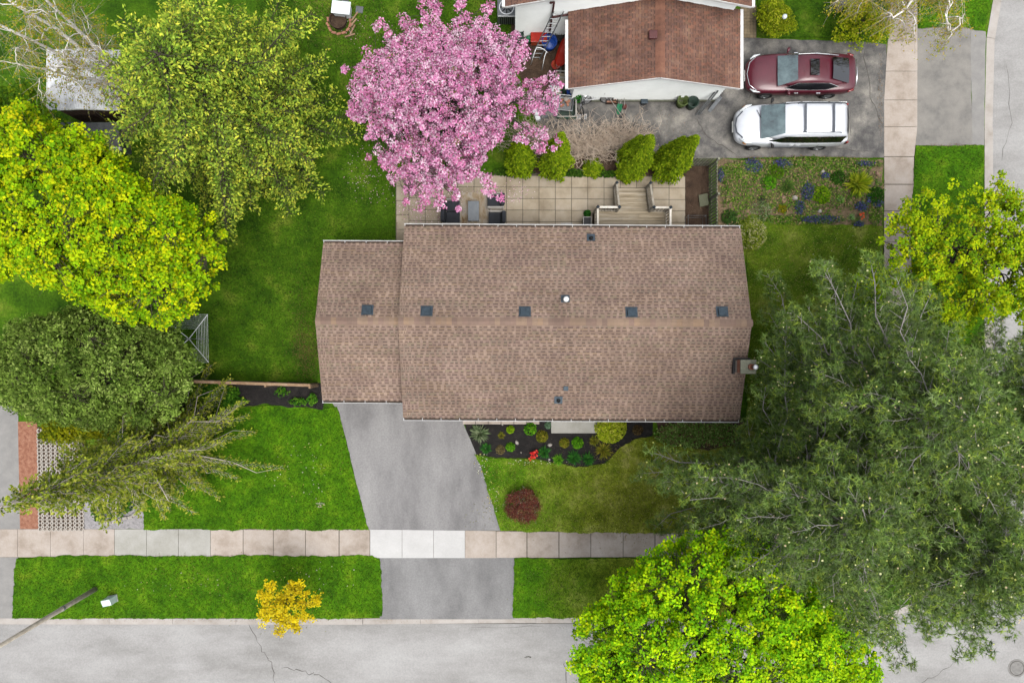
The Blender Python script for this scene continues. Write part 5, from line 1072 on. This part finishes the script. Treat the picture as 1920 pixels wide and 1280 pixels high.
# ------------------------------------------------------------------ patio furniture
mat('cushion', [C(40, 44, 52), C(58, 63, 72)], scale=5, rough=.85, fine=.1); mat('frame_pale', [C(190, 186, 176), C(220, 216, 208)], scale=5, rough=.5); mat('table_grey', [C(130, 138, 146), C(158, 166, 172)], scale=4, rough=.4, fine=.06)
mat('rug', [C(150, 120, 82), C(196, 176, 146), C(214, 204, 188), C(170, 160, 150)], scale=3.5, detail=4, rough=1, stretch=((1, .5, 1), .6), fine=.12)
x0, y0, _ = P(866, 361); x1, y1, _ = P(916, 424)
tag(MB().box(x0, x1, y1, y0, .049, .060).build('patio_rug', 'rug'), 'faded tan patterned rug under the grey coffee table on the patio', 'rug')
def seat(name, label, px, py, wd, dp, rz):
    x, y, _ = P(px, py, .45); t = thing(name, label, 'sofa' if wd > 1 else 'armchair', (x, y, .06), rz)          # faces +y
    MB().box(-wd / 2, wd / 2, -dp / 2, dp / 2, .16, .22).build('frame', 'frame_pale', t)
    for sx_ in (-1, 1):
        for sy_ in (-1, 1): MB().box(sx_ * (wd / 2 - .05) - .02, sx_ * (wd / 2 - .05) + .02, sy_ * (dp / 2 - .05) - .02, sy_ * (dp / 2 - .05) + .02, 0, .16).build('leg', 'frame_pale', t)
        MB().box(min(sx_ * wd / 2, sx_ * (wd / 2 - .045)), max(sx_ * wd / 2, sx_ * (wd / 2 - .045)), -dp / 2, dp / 2, .5, .54).build('armrest', 'frame_pale', t)
        for y_ in (-dp / 2 + .04, dp / 2 - .04): MB().box(sx_ * (wd / 2 - .022) - .018, sx_ * (wd / 2 - .022) + .018, y_ - .018, y_ + .018, .221, .499).build('arm_post', 'frame_pale', t)
    n = 2 if wd > 1 else 1; cw = (wd - .12) / n
    for i in range(n):
        a = -wd / 2 + .06 + i * cw; MB().box(a + .006, a + cw - .006, -dp / 2 + .17, dp / 2 - .01, .225, .40).build('seat_cushion', 'cushion', t, bevel=.035)
        c = MB().box(a + .006, a + cw - .006, -.09, .09, 0, .45).build('back_cushion', 'cushion', t, bevel=.04, loc=(0, -dp / 2 + .10, .36)); c.rotation_euler.x = R(10)
    return t
seat('patio_sofa', 'black cushioned two seat sofa left of the coffee table on the patio', 846, 397, 1.14, .78, R(-90))
seat('patio_armchair', 'black cushioned armchair right of the table, partly under the pink blossoms', 929, 376, .66, .74, R(90))
seat('patio_armchair', 'black cushioned armchair right of the table, against the house eave', 931, 409, .66, .74, R(90))
x, y, _ = P(888, 396, .4); t = thing('coffee_table', 'pale grey rectangular coffee table between sofa and armchairs', 'table', (x, y, .06))
MB().box(-.25, .25, -.45, .45, .36, .40).build('top', 'table_grey', t, bevel=.01)
for a in (-1, 1):
    for b in (-1, 1): MB().box(a * .21 - .02, a * .21 + .02, b * .41 - .02, b * .41 + .02, 0, .36).build('leg', 'table_grey', t)
x, y, _ = P(1062, 434, .8); t = thing('barbecue', 'black covered barbecue tucked under the north eave', 'barbecue', (x, y, .045))
MB().box(-.4, .4, -.25, .25, .0, .75).build('cart', 'dark', t, bevel=.02); MB().loft([[(xx, .30 * math.cos(a), .76 + .30 * math.sin(a)) for a in np.linspace(0, math.pi, 9)] for xx in (-.36, .36)]).build('lid', 'dark', t, smooth=False); MB().bar((-.25, .33, .9), (.25, .33, .9), .03, .03).build('handle', 'galvanised', t)
x, y, _ = P(1101, 416, .5); t = thing('planter_stand', 'small dark square planter with pale rim left of the deck', 'planter', (x, y, .045))
MB().box(-.17, .17, -.2, .2, 0, .5).build('box', 'dark', t); MB().box(-.19, -.16, -.22, .22, .5, .53).box(.16, .19, -.22, .22, .5, .53).box(-.16, .16, .19, .22, .5, .53).box(-.16, .16, -.22, -.19, .5, .53).build('rim', 'frame_pale', t)
plant('potted_plant', 'small potted green plant beside the left deck railing', 1101, 401, .16, .4, 'mound', MG, 601)
x, y, _ = P(1305, 418, .4); t = thing('metal_rack', 'thin pale metal frame rack on the soil beside the deck', 'rack', (x, y, .04))
for z in (.02, .55): MB().tube([(-.4, -.3, z), (.4, -.3, z), (.4, .3, z), (-.4, .3, z), (-.4, -.3, z)], .014, 5).build('hoop', 'galvanised', t)
for a in (-.4, .4):
    for b in (-.3, .3): MB().tube([(a, b, 0), (a, b, .56)], .014, 5).build('leg', 'galvanised', t)
x, y, _ = P(1320, 375, .3); mat('slate', [C(126, 130, 100), C(150, 152, 126)], scale=4, rough=.9, fine=.15)
o = MB().box(-.2, .2, -.27, .27, -.03, .03).build('leaning_slab', 'slate', loc=(x, y, .27)); o.rotation_euler = (0, R(-38), R(6)); tag(o, 'greenish stone slab leaning on the picket fence', 'stone slab')
tag(MB().prism(PL([(1033, 757), (1119, 757), (1119, 811), (1033, 811)]), .06, .17).build('doorstep', 'slab_grey', bevel=.015), 'plain concrete doorstep in the front bed by the eave', 'doorstep')
EDG = thing('edging_strip', 'row of pale edging slabs along the front wall under the eave', 'edging', P(868, 790))
for i in range(6): c = EDG.location; a = P(868 + 24 * i, 786); b = P(891 + 24 * i, 794.5); MB().box(a[0] - c.x, b[0] - c.x, b[1] - c.y, a[1] - c.y, .02, .09).build('slab', 'slab_beige', EDG)

# ------------------------------------------------------------------ rotary clothes line
CLX = thing('clothes_line', 'rotary clothes line with thin white cords on the back lawn', 'clothes line', P(347, 635, 1.9)[:2] + (0,), R(1))
MB().tube([(0, 0, 0), (0, 0, 1.95)], .024, 8).build('mast', 'galvanised', CLX)
for k in range(4):
    a = R(45 + 90 * k); MB().tube([(0, 0, 1.55), (math.cos(a) * 1.45, math.sin(a) * 1.45, 1.98)], .016, 6).build('arm', 'white_metal', CLX)
for j in range(8):
    r = .62 + j * .118; z = 1.55 + .43 * r / 1.45 + .02; q = [(math.cos(R(45 + 90 * k)) * r, math.sin(R(45 + 90 * k)) * r, z) for k in range(5)]
    MB().tube(q, .006, 4).build('cord', 'white_metal', CLX)
# ------------------------------------------------------------------ street lamp and utility box
mat('pole_concrete', [C(176, 164, 146, .4), C(214, 204, 188, .45)], scale=5, rough=.85, fine=.15)
SL = thing('street_lamp', 'tall concrete street lamp pole on the left grass verge', 'street lamp', P(180, 1103))
MB().tube([(0, 0, 0), (0, 0, 2.0), (0, 0, 8.4)], [.115, .10, .065], 12).build('pole', 'pole_concrete', SL, smooth=True)
MB().lathe([(.115, 2.25), (.10, 2.25), (.10, 2.36), (.115, 2.36)], 12, closed=True).build('band', 'galvanised', SL)
MB().tube([(0, 0, 8.1), (0, -.7, 8.6), (0, -1.9, 8.75)], .04, 7).build('arm', 'galvanised', SL, smooth=True); MB().box(-.14, .14, -2.55, -1.85, 8.68, 8.82).build('lamp_head', 'galvanised', SL, bevel=.04)
mat('box_green', [C(186, 208, 200, .5), C(214, 230, 224, .5)], scale=5, rough=.6)
UB = thing('utility_box', 'small pale green utility pedestal on the grass verge right of the lamp pole', 'utility box', P(213, 1121)[:2] + (.03,), R(12))
MB()._add([(-.2, -.15, 0), (.2, -.15, 0), (.2, .15, 0), (-.2, .15, 0), (-.2, -.15, .52), (.2, -.15, .52), (.2, .15, .60), (-.2, .15, .60)], [(0, 1, 5, 4), (1, 2, 6, 5), (2, 3, 7, 6), (3, 0, 4, 7), (4, 5, 6, 7)]).build('cabinet', 'box_green', UB, bevel=.015)
MB().box(-.22, .22, -.17, .17, -.03, .03).build('base', 'slab_grey', UB); MB().box(-.03, .03, -.165, -.151, .2, .3).build('lock', 'dark', UB)

# ------------------------------------------------------------------ fire pit corner
mat('rust', [C(70, 50, 38), C(104, 76, 58)], scale=8, rough=.9, fine=.2); mat('clay_brick', [C(190, 128, 100), C(214, 156, 128)], scale=8, rough=.9, rnd=.15); mat('tub_white', [C(196, 204, 206, .6), C(226, 230, 232, .6)], scale=4, rough=.5)
FP = thing('fire_pit', 'rusty round fire pit full of ash ringed with loose bricks', 'fire pit', P(636, 42))
MB().lathe([(.36, 0), (.40, .3), (.37, .3), (.33, .06)], 22, closed=True).build('bowl', 'rust', FP); MB().lathe([(.001, .22), (.2, .2), (.345, .16)], 18).build('ash', 'soil', FP)
for i in range(9): a = R(165 + i * 26); q = MB().box(-.1, .1, -.05, .05, 0, .065).build('brick', 'clay_brick', FP, loc=(math.cos(a) * .52, math.sin(a) * .52 - .03, .005)); q.rotation_euler.z = a + R(90) + random.uniform(-.4, .4)
for i, (a, b, r_) in enumerate(((.65, -.05, .9), (.62, -.35, 1.1), (.72, .25, .95), (.5, -.62, .3))): q = MB().box(-.24, .24, -.03, .03, 0, .05).build('stick', 'fence_tan', FP, loc=(a, b, .01)); q.rotation_euler.z = r_
x, y, _ = P(642, 20, .3); TB = thing('storage_tub', 'white lidded plastic tub behind the fire pit', 'tub', (x, y, 0), R(-6))
MB()._add([(-.34, -.22, 0), (.34, -.22, 0), (.34, .22, 0), (-.34, .22, 0), (-.39, -.26, .55), (.39, -.26, .55), (.39, .26, .55), (-.39, .26, .55)], [(0, 1, 5, 4), (1, 2, 6, 5), (2, 3, 7, 6), (3, 0, 4, 7), (4, 5, 6, 7)]).build('body', 'tub_white', TB, bevel=.03)
MB().box(-.42, .42, -.29, .29, .552, .59).box(-.34, .34, -.2, .2, .59, .62).build('lid', 'tub_white', TB, bevel=.015)
o = MB().prism(PL([(668, 12), (682, 14), (680, 26), (667, 25)]), .0, .05).build('paving_stone', 'felt_grey'); tag(o, 'flat slate coloured paving stone on the grass beside the white tub', 'stone')
o = MB().prism(PL([(640, -8), (655, -8), (654, 3), (642, 3)]), .0, .05).build('paving_stone', 'felt_grey'); tag(o, 'flat slate coloured paving stone at the top edge above the white tub', 'stone')

# ------------------------------------------------------------------ clutter beside the neighbour's garage
mat('red_plastic', [C(206, 40, 26), C(226, 60, 36)], scale=4, rough=.4); mat('orange_plastic', [C(226, 90, 50), C(236, 116, 76)], scale=4, rough=.5); mat('blue_plastic', [C(20, 70, 170), C(36, 96, 200)], scale=4, rough=.4)
mat('green_plastic', [C(16, 130, 84), C(26, 156, 104)], scale=4, rough=.45); mat('dark_green', [C(30, 58, 46), C(46, 78, 62)], scale=5, rough=.6); mat('tarp_green', [C(34, 96, 74), C(50, 116, 92)], scale=3, rough=.7, fine=.1); mat('moss_bin', [C(84, 104, 40), C(110, 128, 60)], scale=5, rough=.7); mat('maroon', [C(104, 40, 36), C(126, 54, 48)], scale=4, rough=.6)
def at(px, py, h=0): x, y, _ = P(px, py, h); return (x, y, .02)
t = thing('air_conditioner', 'grey air conditioner unit under the eave at the corner of the neighbour house', 'air conditioner', at(950, 18, .6))
MB().box(-.42, .42, -.42, .42, 0, .78).build('case', 'galvanised', t, bevel=.04); MB().lathe([(.34, .782), (.34, .80), (.30, .80), (.30, .785)], 24, closed=True).build('fan_ring', 'white_metal', t)
for i in range(8): a = i * .785; MB().bar((.03 * math.cos(a), .03 * math.sin(a), .79), (.3 * math.cos(a), .3 * math.sin(a), .79), .05, .01).build('fan_blade', 'dark', t)
for i in range(7): MB().box(-.3 + i * .09, -.25 + i * .09, -.44, -.425, .1, .7).build('louvre', 'dark', t)
def ladder(label, a, b, wd, n, mname='galvanised'):
    a = Vector(a); b = Vector(b); t = thing('ladder', label, 'ladder', a); d = b - a; s = Vector((d.y, -d.x, 0)).normalized() if abs(d.x) + abs(d.y) > .01 else Vector((1, 0, 0))
    s = Vector((1, 0, 0)) if abs(d.y) > abs(d.x) else Vector((0, 1, 0))
    for k in (-1, 1): MB().bar(s * k * wd / 2, d + s * k * wd / 2, .03, .07).build('rail', mname, t)
    for i in range(n): q = d * ((i + .5) / n); MB().tube([q - s * wd / 2, q + s * wd / 2], .017, 6).build('rung', mname, t)
    return t
xa, ya, _ = P(1003, 112, 0); ladder('aluminium extension ladder leaning on the neighbour white wall', (xa, ya, .02), (1.95, 13.80, 2.6), .42, 11)
t = thing('walker_frame', 'white tubular walking frame standing by the ladder', 'walker', at(1013, 105, .4), R(-24))
for s in (-1, 1): MB().tube([(s * .28, -.4, 0), (s * .24, -.1, .8), (s * .24, .1, .82), (s * .28, .4, 0)], .018, 7).build('side_frame', 'white_metal', t, smooth=True)
MB().tube([(-.24, .1, .82), (-.1, .16, .80), (.1, .16, .80), (.24, .1, .82)], .018, 7).build('crossbar', 'white_metal', t)
t = thing('storage_chest', 'orange red plastic chest behind the ladder', 'chest', at(1010, 74, .2)); MB().box(-.35, .35, -.22, .25, 0, .4).build('body', 'orange_plastic', t, bevel=.03); MB().box(-.37, .37, -.24, .27, .405, .46).build('lid', 'red_plastic', t, bevel=.02)
t = thing('blue_tub', 'bright blue plastic tub beside the orange chest', 'tub', at(1030, 81, .3)); MB().lathe([(.28, 0), (.34, .45), (.31, .45), (.26, .05), (.001, .05)], 18).build('shell', 'blue_plastic', t, smooth=True); MB().lathe([(.355, .43), (.355, .47), (.31, .47), (.31, .43)], 18, closed=True).build('rim', 'blue_plastic', t); MB().lathe([(.001, .42), (.24, .36), (.30, .33)], 14).build('contents', 'blue_plastic', t)
plant('dead_plant', 'dark dried plant in a black pot against the neighbour wall', 1050, 72, .32, .7, 'grassy', [(60, 44, 36), (84, 60, 46), (50, 46, 40)], 611, n=90); tag(MB().lathe([(.2, 0), (.26, .32), (.23, .32), (.2, .22), (.001, .22)], 16, at(1050, 74)).build('plant_pot', 'dark'), 'black plant pot holding the dried plant', 'pot')
t = thing('hose_reel', 'dark green hose reel with pale handle against the neighbour wall', 'hose reel', at(976, 70, .3)); MB().lathe([(.3, -.14), (.3, -.12), (.2, -.1), (.2, .1), (.3, .12), (.3, .14)], 20, M=Matrix.Translation((0, 0, .36)) @ Matrix.Rotation(R(90), 4, 'Y')).build('drum', 'dark_green', t); MB().tube([(-.1, -.2, 0), (-.1, -.25, .6), (.1, -.25, .6), (.1, -.2, 0)], .02, 6).build('handle', 'frame_pale', t)
t = thing('sled', 'long red plastic sled leaning against the garage side', 'sled', at(1056, 98, .4), R(70)); MB().loft([[(x_, -w_, z_ + .12), (x_, -w_ * .7, z_), (x_, w_ * .7, z_), (x_, w_, z_ + .12), (x_, w_ * .65, z_ + .03), (x_, -w_ * .65, z_ + .03)] for x_, w_, z_ in ((-.7, .12, .38), (-.5, .24, .3), (0, .26, .26), (.5, .24, .3), (.7, .1, .42))]).build('hull', 'red_plastic', t, smooth=False); MB().tube([(-.68, -.08, .5), (-.85, 0, .5), (-.68, .08, .5)], .01, 5).build('rope', 'frame_pale', t)
t = thing('bucket', 'round orange bucket with pale inside beside the garage', 'bucket', at(1042, 123, .2)); MB().lathe([(.15, 0), (.2, .3), (.17, .3), (.13, .03), (.001, .03)], 18).build('shell', 'orange_plastic', t, smooth=True); MB().lathe([(.21, .27), (.21, .31), (.17, .31), (.17, .27)], 18, closed=True).build('rim', 'red_plastic', t)
t = thing('wooden_stand', 'open pale wooden frame stand next to the garage side', 'stand', at(1050, 148, .4), R(-4))
for x_ in (-.2, .2):
    for y_ in (-.28, .28): MB().box(x_ - .02, x_ + .02, y_ - .02, y_ + .02, 0, .55).build('leg', 'frame_pale', t)
for y_ in (-.28, .0, .28): MB().box(-.22, .22, y_ - .025, y_ + .025, .551, .575).build('slat', 'frame_pale', t)
MB().box(-.2, .2, -.28, .28, .3, .32).build('shelf', 'deck_wood', t)
t = thing('white_sack', 'lumpy white sack on the ground by the blossoms', 'sack', at(1041, 168, .2)); MB().lathe([(.2, 0), (.3, .1), (.27, .28), (.12, .36), (.001, .37)], 12).build('bag', 'tub_white', t, smooth=True)
t = thing('green_post_bundle', 'bundle of green garden stakes standing by the sack', 'stakes', at(1056, 172, .4))
for i in range(5): MB().tube([(i * .05 - .1, 0, 0), (i * .05 - .1, .1, .95)], .016, 5).build('stake', 'tarp_green', t)
t = thing('plastic_tub', 'grey plastic tub filled with bricks and stones', 'tub', at(1057, 193, .3), R(-6))
MB().loft([[(x_ * .36, y_ * .28, 0) for x_, y_ in ((-1, -1), (1, -1), (1, 1), (-1, 1))], [(x_ * .44, y_ * .36, .36) for x_, y_ in ((-1, -1), (1, -1), (1, 1), (-1, 1))], [(x_ * .40, y_ * .32, .36) for x_, y_ in ((-1, -1), (1, -1), (1, 1), (-1, 1))], [(x_ * .36, y_ * .28, .2) for x_, y_ in ((-1, -1), (1, -1), (1, 1), (-1, 1))]]).build('shell', 'galvanised', t, bevel=.03)
for i in range(6): q = MB().box(-.1, .1, -.05, .05, 0, .06).build('brick', 'clay_brick', t, loc=(random.uniform(-.22, .22), random.uniform(-.15, .15), .21 + i * .025)); q.rotation_euler.z = random.uniform(0, 3)
MB().lathe([(.10, 0), (.13, .06), (.1, .12), (.001, .14)], 9, (.08, .16, .26)).build('stone', 'rock_pale', t)
t = thing('board_pile', 'flat grey boards with blue edges lying under the blossoms', 'boards', at(1030, 205, .1), R(22)); MB().box(-.55, .45, -.28, .28, 0, .06).build('board', 'felt_grey', t); MB().box(-.5, .5, .285, .31, 0, .09).build('edge_board', 'table_grey', t); MB().box(-.75, -.55, -.3, .3, 0, .2).build('block', 'tub_white', t)
t = thing('green_trough', 'open green trough frame on the drive by the bare canes', 'trough', at(1062, 213, .1)); MB().box(-.42, .42, -.26, -.22, 0, .3).build('side', 'tarp_green', t); MB().box(.40, .44, -.22, 1.0, 0, .3).build('side', 'tarp_green', t); MB().box(-.44, .46, -.23, -.19, .301, .33).box(.39, .45, -.18, 1.0, .301, .33).build('rim', 'frame_pale', t); MB().box(-.42, .39, -.21, .4, .0, .03).build('floor', 'dark_green', t)
def bicycle(name, label, loc, rz, colr, basket, lean=0):
    t = thing(name, label, 'bicycle', loc, rz)
    for x_ in (-.5, .5):
        o = bpy.data.objects.new('wheel', None); COL.objects.link(o); o.parent = t; o.location = (x_, 0, .31); o.rotation_euler = (R(90), 0, 0)
        MB().lathe([(.29, -.02), (.32, 0), (.29, .02), (.275, 0)], 22, closed=True).build('tyre', 'rubber', o); m = MB().lathe([(.262, -.012), (.275, 0), (.262, .012)], 22)
        for k in range(8): a = k * .785; m.tube([(0, 0, 0), (.265 * math.cos(a), .265 * math.sin(a), 0)], .004, 3)
        m.build('rim', 'chrome', o)
    f = MB()
    for a, b in (((-.5, 0, .31), (-.08, 0, .30)), ((-.08, 0, .30), (-.2, 0, .75)), ((-.5, 0, .31), (-.18, 0, .68)), ((-.08, 0, .3), (.36, 0, .68)), ((-.18, 0, .68), (.36, 0, .74)), ((.34, 0, .85), (.5, 0, .31))): f.tube([a, b], .018, 6)
    f.build('frame', colr, t); MB().tube([(.3, -.27, .92), (.36, -.08, .88), (.36, .08, .88), (.3, .27, .92)], .014, 6).build('handlebar', 'chrome', t); MB().lathe([(.001, .80), (.07, .79), (.09, .76), (.02, .73)], 10, (-.22, 0, 0)).build('saddle', 'dark', t, smooth=True)
    if basket: MB().box(.38, .72, -.2, .2, .62, .86).build('basket', 'green_plastic', t, bevel=.03)
    return t
b1 = bicycle('bicycle', 'bicycle with green leaf filled basket by the grey tub', at(1087, 192, .3), R(98), 'chrome', True); b1.rotation_euler.x = R(6)
b2 = bicycle('bicycle', 'white bicycle leaning against the white garage wall', at(1118, 190, .35), R(4), 'white_metal', False); b2.rotation_euler.x = R(-20)
plant('basket_leaves', 'bright green leaves spilling over the bicycle basket', 1085, 183, .26, .75, 'mound', [(50, 150, 30), (70, 176, 40), (36, 116, 26)], 612)
t = thing('brick_crate', 'low wooden crate of bricks against the garage wall', 'crate', at(1147, 188, .1)); MB().box(-.25, .25, -.17, -.15, 0, .2).box(-.25, .25, .15, .17, 0, .2).box(-.27, -.25, -.17, .17, 0, .2).box(.25, .27, -.17, .17, 0, .2).build('box', 'wood_brown', t)
for i in range(4): MB().box(-.22 + i * .11, -.13 + i * .11, -.12, .1, .0, .12).build('brick', 'clay_brick', t)
t = thing('broom', 'long pale handled broom lying across the crate', 'broom', at(1150, 195, .2), R(-52)); MB().tube([(-.7, 0, .35), (.6, 0, .08)], .014, 6).build('handle', 'frame_pale', t); MB().box(.6, .72, -.16, .16, .0, .12).build('head', 'dark', t)
t = thing('scoop_shovel', 'green long scoop shovel on the drive by the crate', 'shovel', at(1161, 204, .1), R(-100)); MB().loft([[(x_, -w_, .03 + z_), (x_, 0, .0 + z_ * .5), (x_, w_, .03 + z_), (x_, w_, .05 + z_), (x_, 0, .03 + z_ * .5), (x_, -w_, .05 + z_)] for x_, w_, z_ in ((-.22, .11, .06), (.0, .12, .03), (.24, .06, .0))]).build('blade', 'green_plastic', t); MB().tube([(-.2, 0, .07), (-.9, .12, .45)], .014, 6).build('handle', 'frame_pale', t)
t = thing('garden_scoop', 'dark red rounded scoop beside the green shovel', 'scoop', at(1171, 201, .1), R(80)); MB().lathe([(.001, 0), (.07, .02), (.1, .1), (.08, .2), (.001, .26)], 12, M=Matrix.Translation((-.1, 0, .09)) @ Matrix.Rotation(R(90), 4, 'Y')).build('shell', 'maroon', t, smooth=True); MB().tube([(.0, 0, .15), (.5, .15, .4)], .012, 5).build('handle', 'frame_pale', t)
t = thing('leaf_rake', 'rake head with pale tines lying on the drive', 'rake', at(1088, 219, .1), R(3))
for i in range(9): MB().bar((-.26 + i * .065, -.12, .03), (-.24 + i * .065, .12, .05), .02, .012).build('tine', 'white_metal', t)
MB().tube([(0, .1, .05), (-.3, .9, .1)], .012, 5).build('handle', 'dark', t)
t = thing('wall_vent', 'small dark dryer vent at the foot of the garage wall', 'vent', at(1208, 190, .15)); MB().box(-.16, .16, -.12, .1, .02, .2).build('hood', 'vent_metal', t, bevel=.03); MB().box(-.12, .12, -.14, -.121, .04, .14).build('flap', 'dark', t)
def bin_(label, px, py, m):
    t = thing('garden_bin', label, 'bin', at(px, py, .4)); MB().lathe([(.19, 0), (.25, .58), (.22, .58), (.17, .1), (.001, .1)], 20).build('shell', m, t, smooth=True); MB().lathe([(.262, .55), (.262, .60), (.22, .60), (.22, .55)], 20, closed=True).build('rim', m, t)
bin_('mossy green round bin against the garage wall', 1279, 191, 'moss_bin'); bin_('dark green round bin right of the mossy one', 1298, 194, 'dark_green')
t = thing('leaning_boards', 'white boards leaning on the garage corner by the dark bin', 'boards', (8.95, 10.75, 0))
for i, (a, b) in enumerate((((-.55, -.42, .02), (.0, .25, 1.1)), ((-.42, -.42, .02), (.1, .25, 1.25)), ((.05, -.25, .02), (.45, .25, .5)))): MB().bar(a, b, .07 if i < 2 else .16, .025).build('board', 'galvanised', t)
t = thing('stone_birdbath', 'round grey stone bird bath half shown at the top edge', 'bird bath', at(1585, 4, .6)); MB().lathe([(.2, 0), (.1, .1), (.09, .55), (.3, .68), (.34, .78), (.28, .78), (.2, .72), (.001, .7)], 18).build('basin', 'cement_cap', t, smooth=True)
t = thing('garden_globe', 'small pale garden globe in the round shrub', 'ornament', at(1470, 33, 1.3)); MB().lathe([(.02, 0), (.02, 1.25), (.001, 1.26)], 8).build('stake', 'dark', t); MB().lathe([(.001, 1.24)] + [(.11 * math.sin(a), 1.35 - .11 * math.cos(a)) for a in np.linspace(.3, 2.9, 8)] + [(.001, 1.46)], 14).build('globe', 'lamp_glass', t, smooth=True)

t = thing('blue_crate', 'blue plastic crate at the southwest corner of the neighbour garage', 'crate', at(1073, 172, .2), R(5)); MB().box(-.24, .24, -.17, .17, 0, .03).box(-.24, .24, -.19, -.171, 0, .3).box(-.24, .24, .171, .19, 0, .3).box(-.26, -.241, -.19, .19, 0, .3).box(.241, .26, -.19, .19, 0, .3).build('shell', 'blue_plastic', t); MB().lathe([(.09, .04), (.11, .24), (.001, .26)], 12).build('jug', 'white_paint', t, smooth=True)
t = thing('grey_plank', 'grey upright plank beside the round orange bucket', 'plank', at(1052, 122, .3), R(-4)); MB().box(-.04, .04, -.32, .32, .02, .06).build('board', 'galvanised', t); MB().box(-.06, .06, -.05, .05, 0, .02).build('foot', 'dark', t)
t = thing('watering_can', 'small green watering can beside the hose reel', 'watering can', at(992, 74, .2)); MB().lathe([(.13, 0), (.14, .26), (.11, .28), (.10, .22), (.001, .22)], 14).build('body', 'green_plastic', t, smooth=True); MB().tube([(.12, 0, .08), (.3, 0, .3)], [.03, .02], 7).build('spout', 'green_plastic', t); MB().tube([(-.12, 0, .08), (-.24, 0, .2), (-.1, 0, .3)], .014, 6).build('handle', 'green_plastic', t)
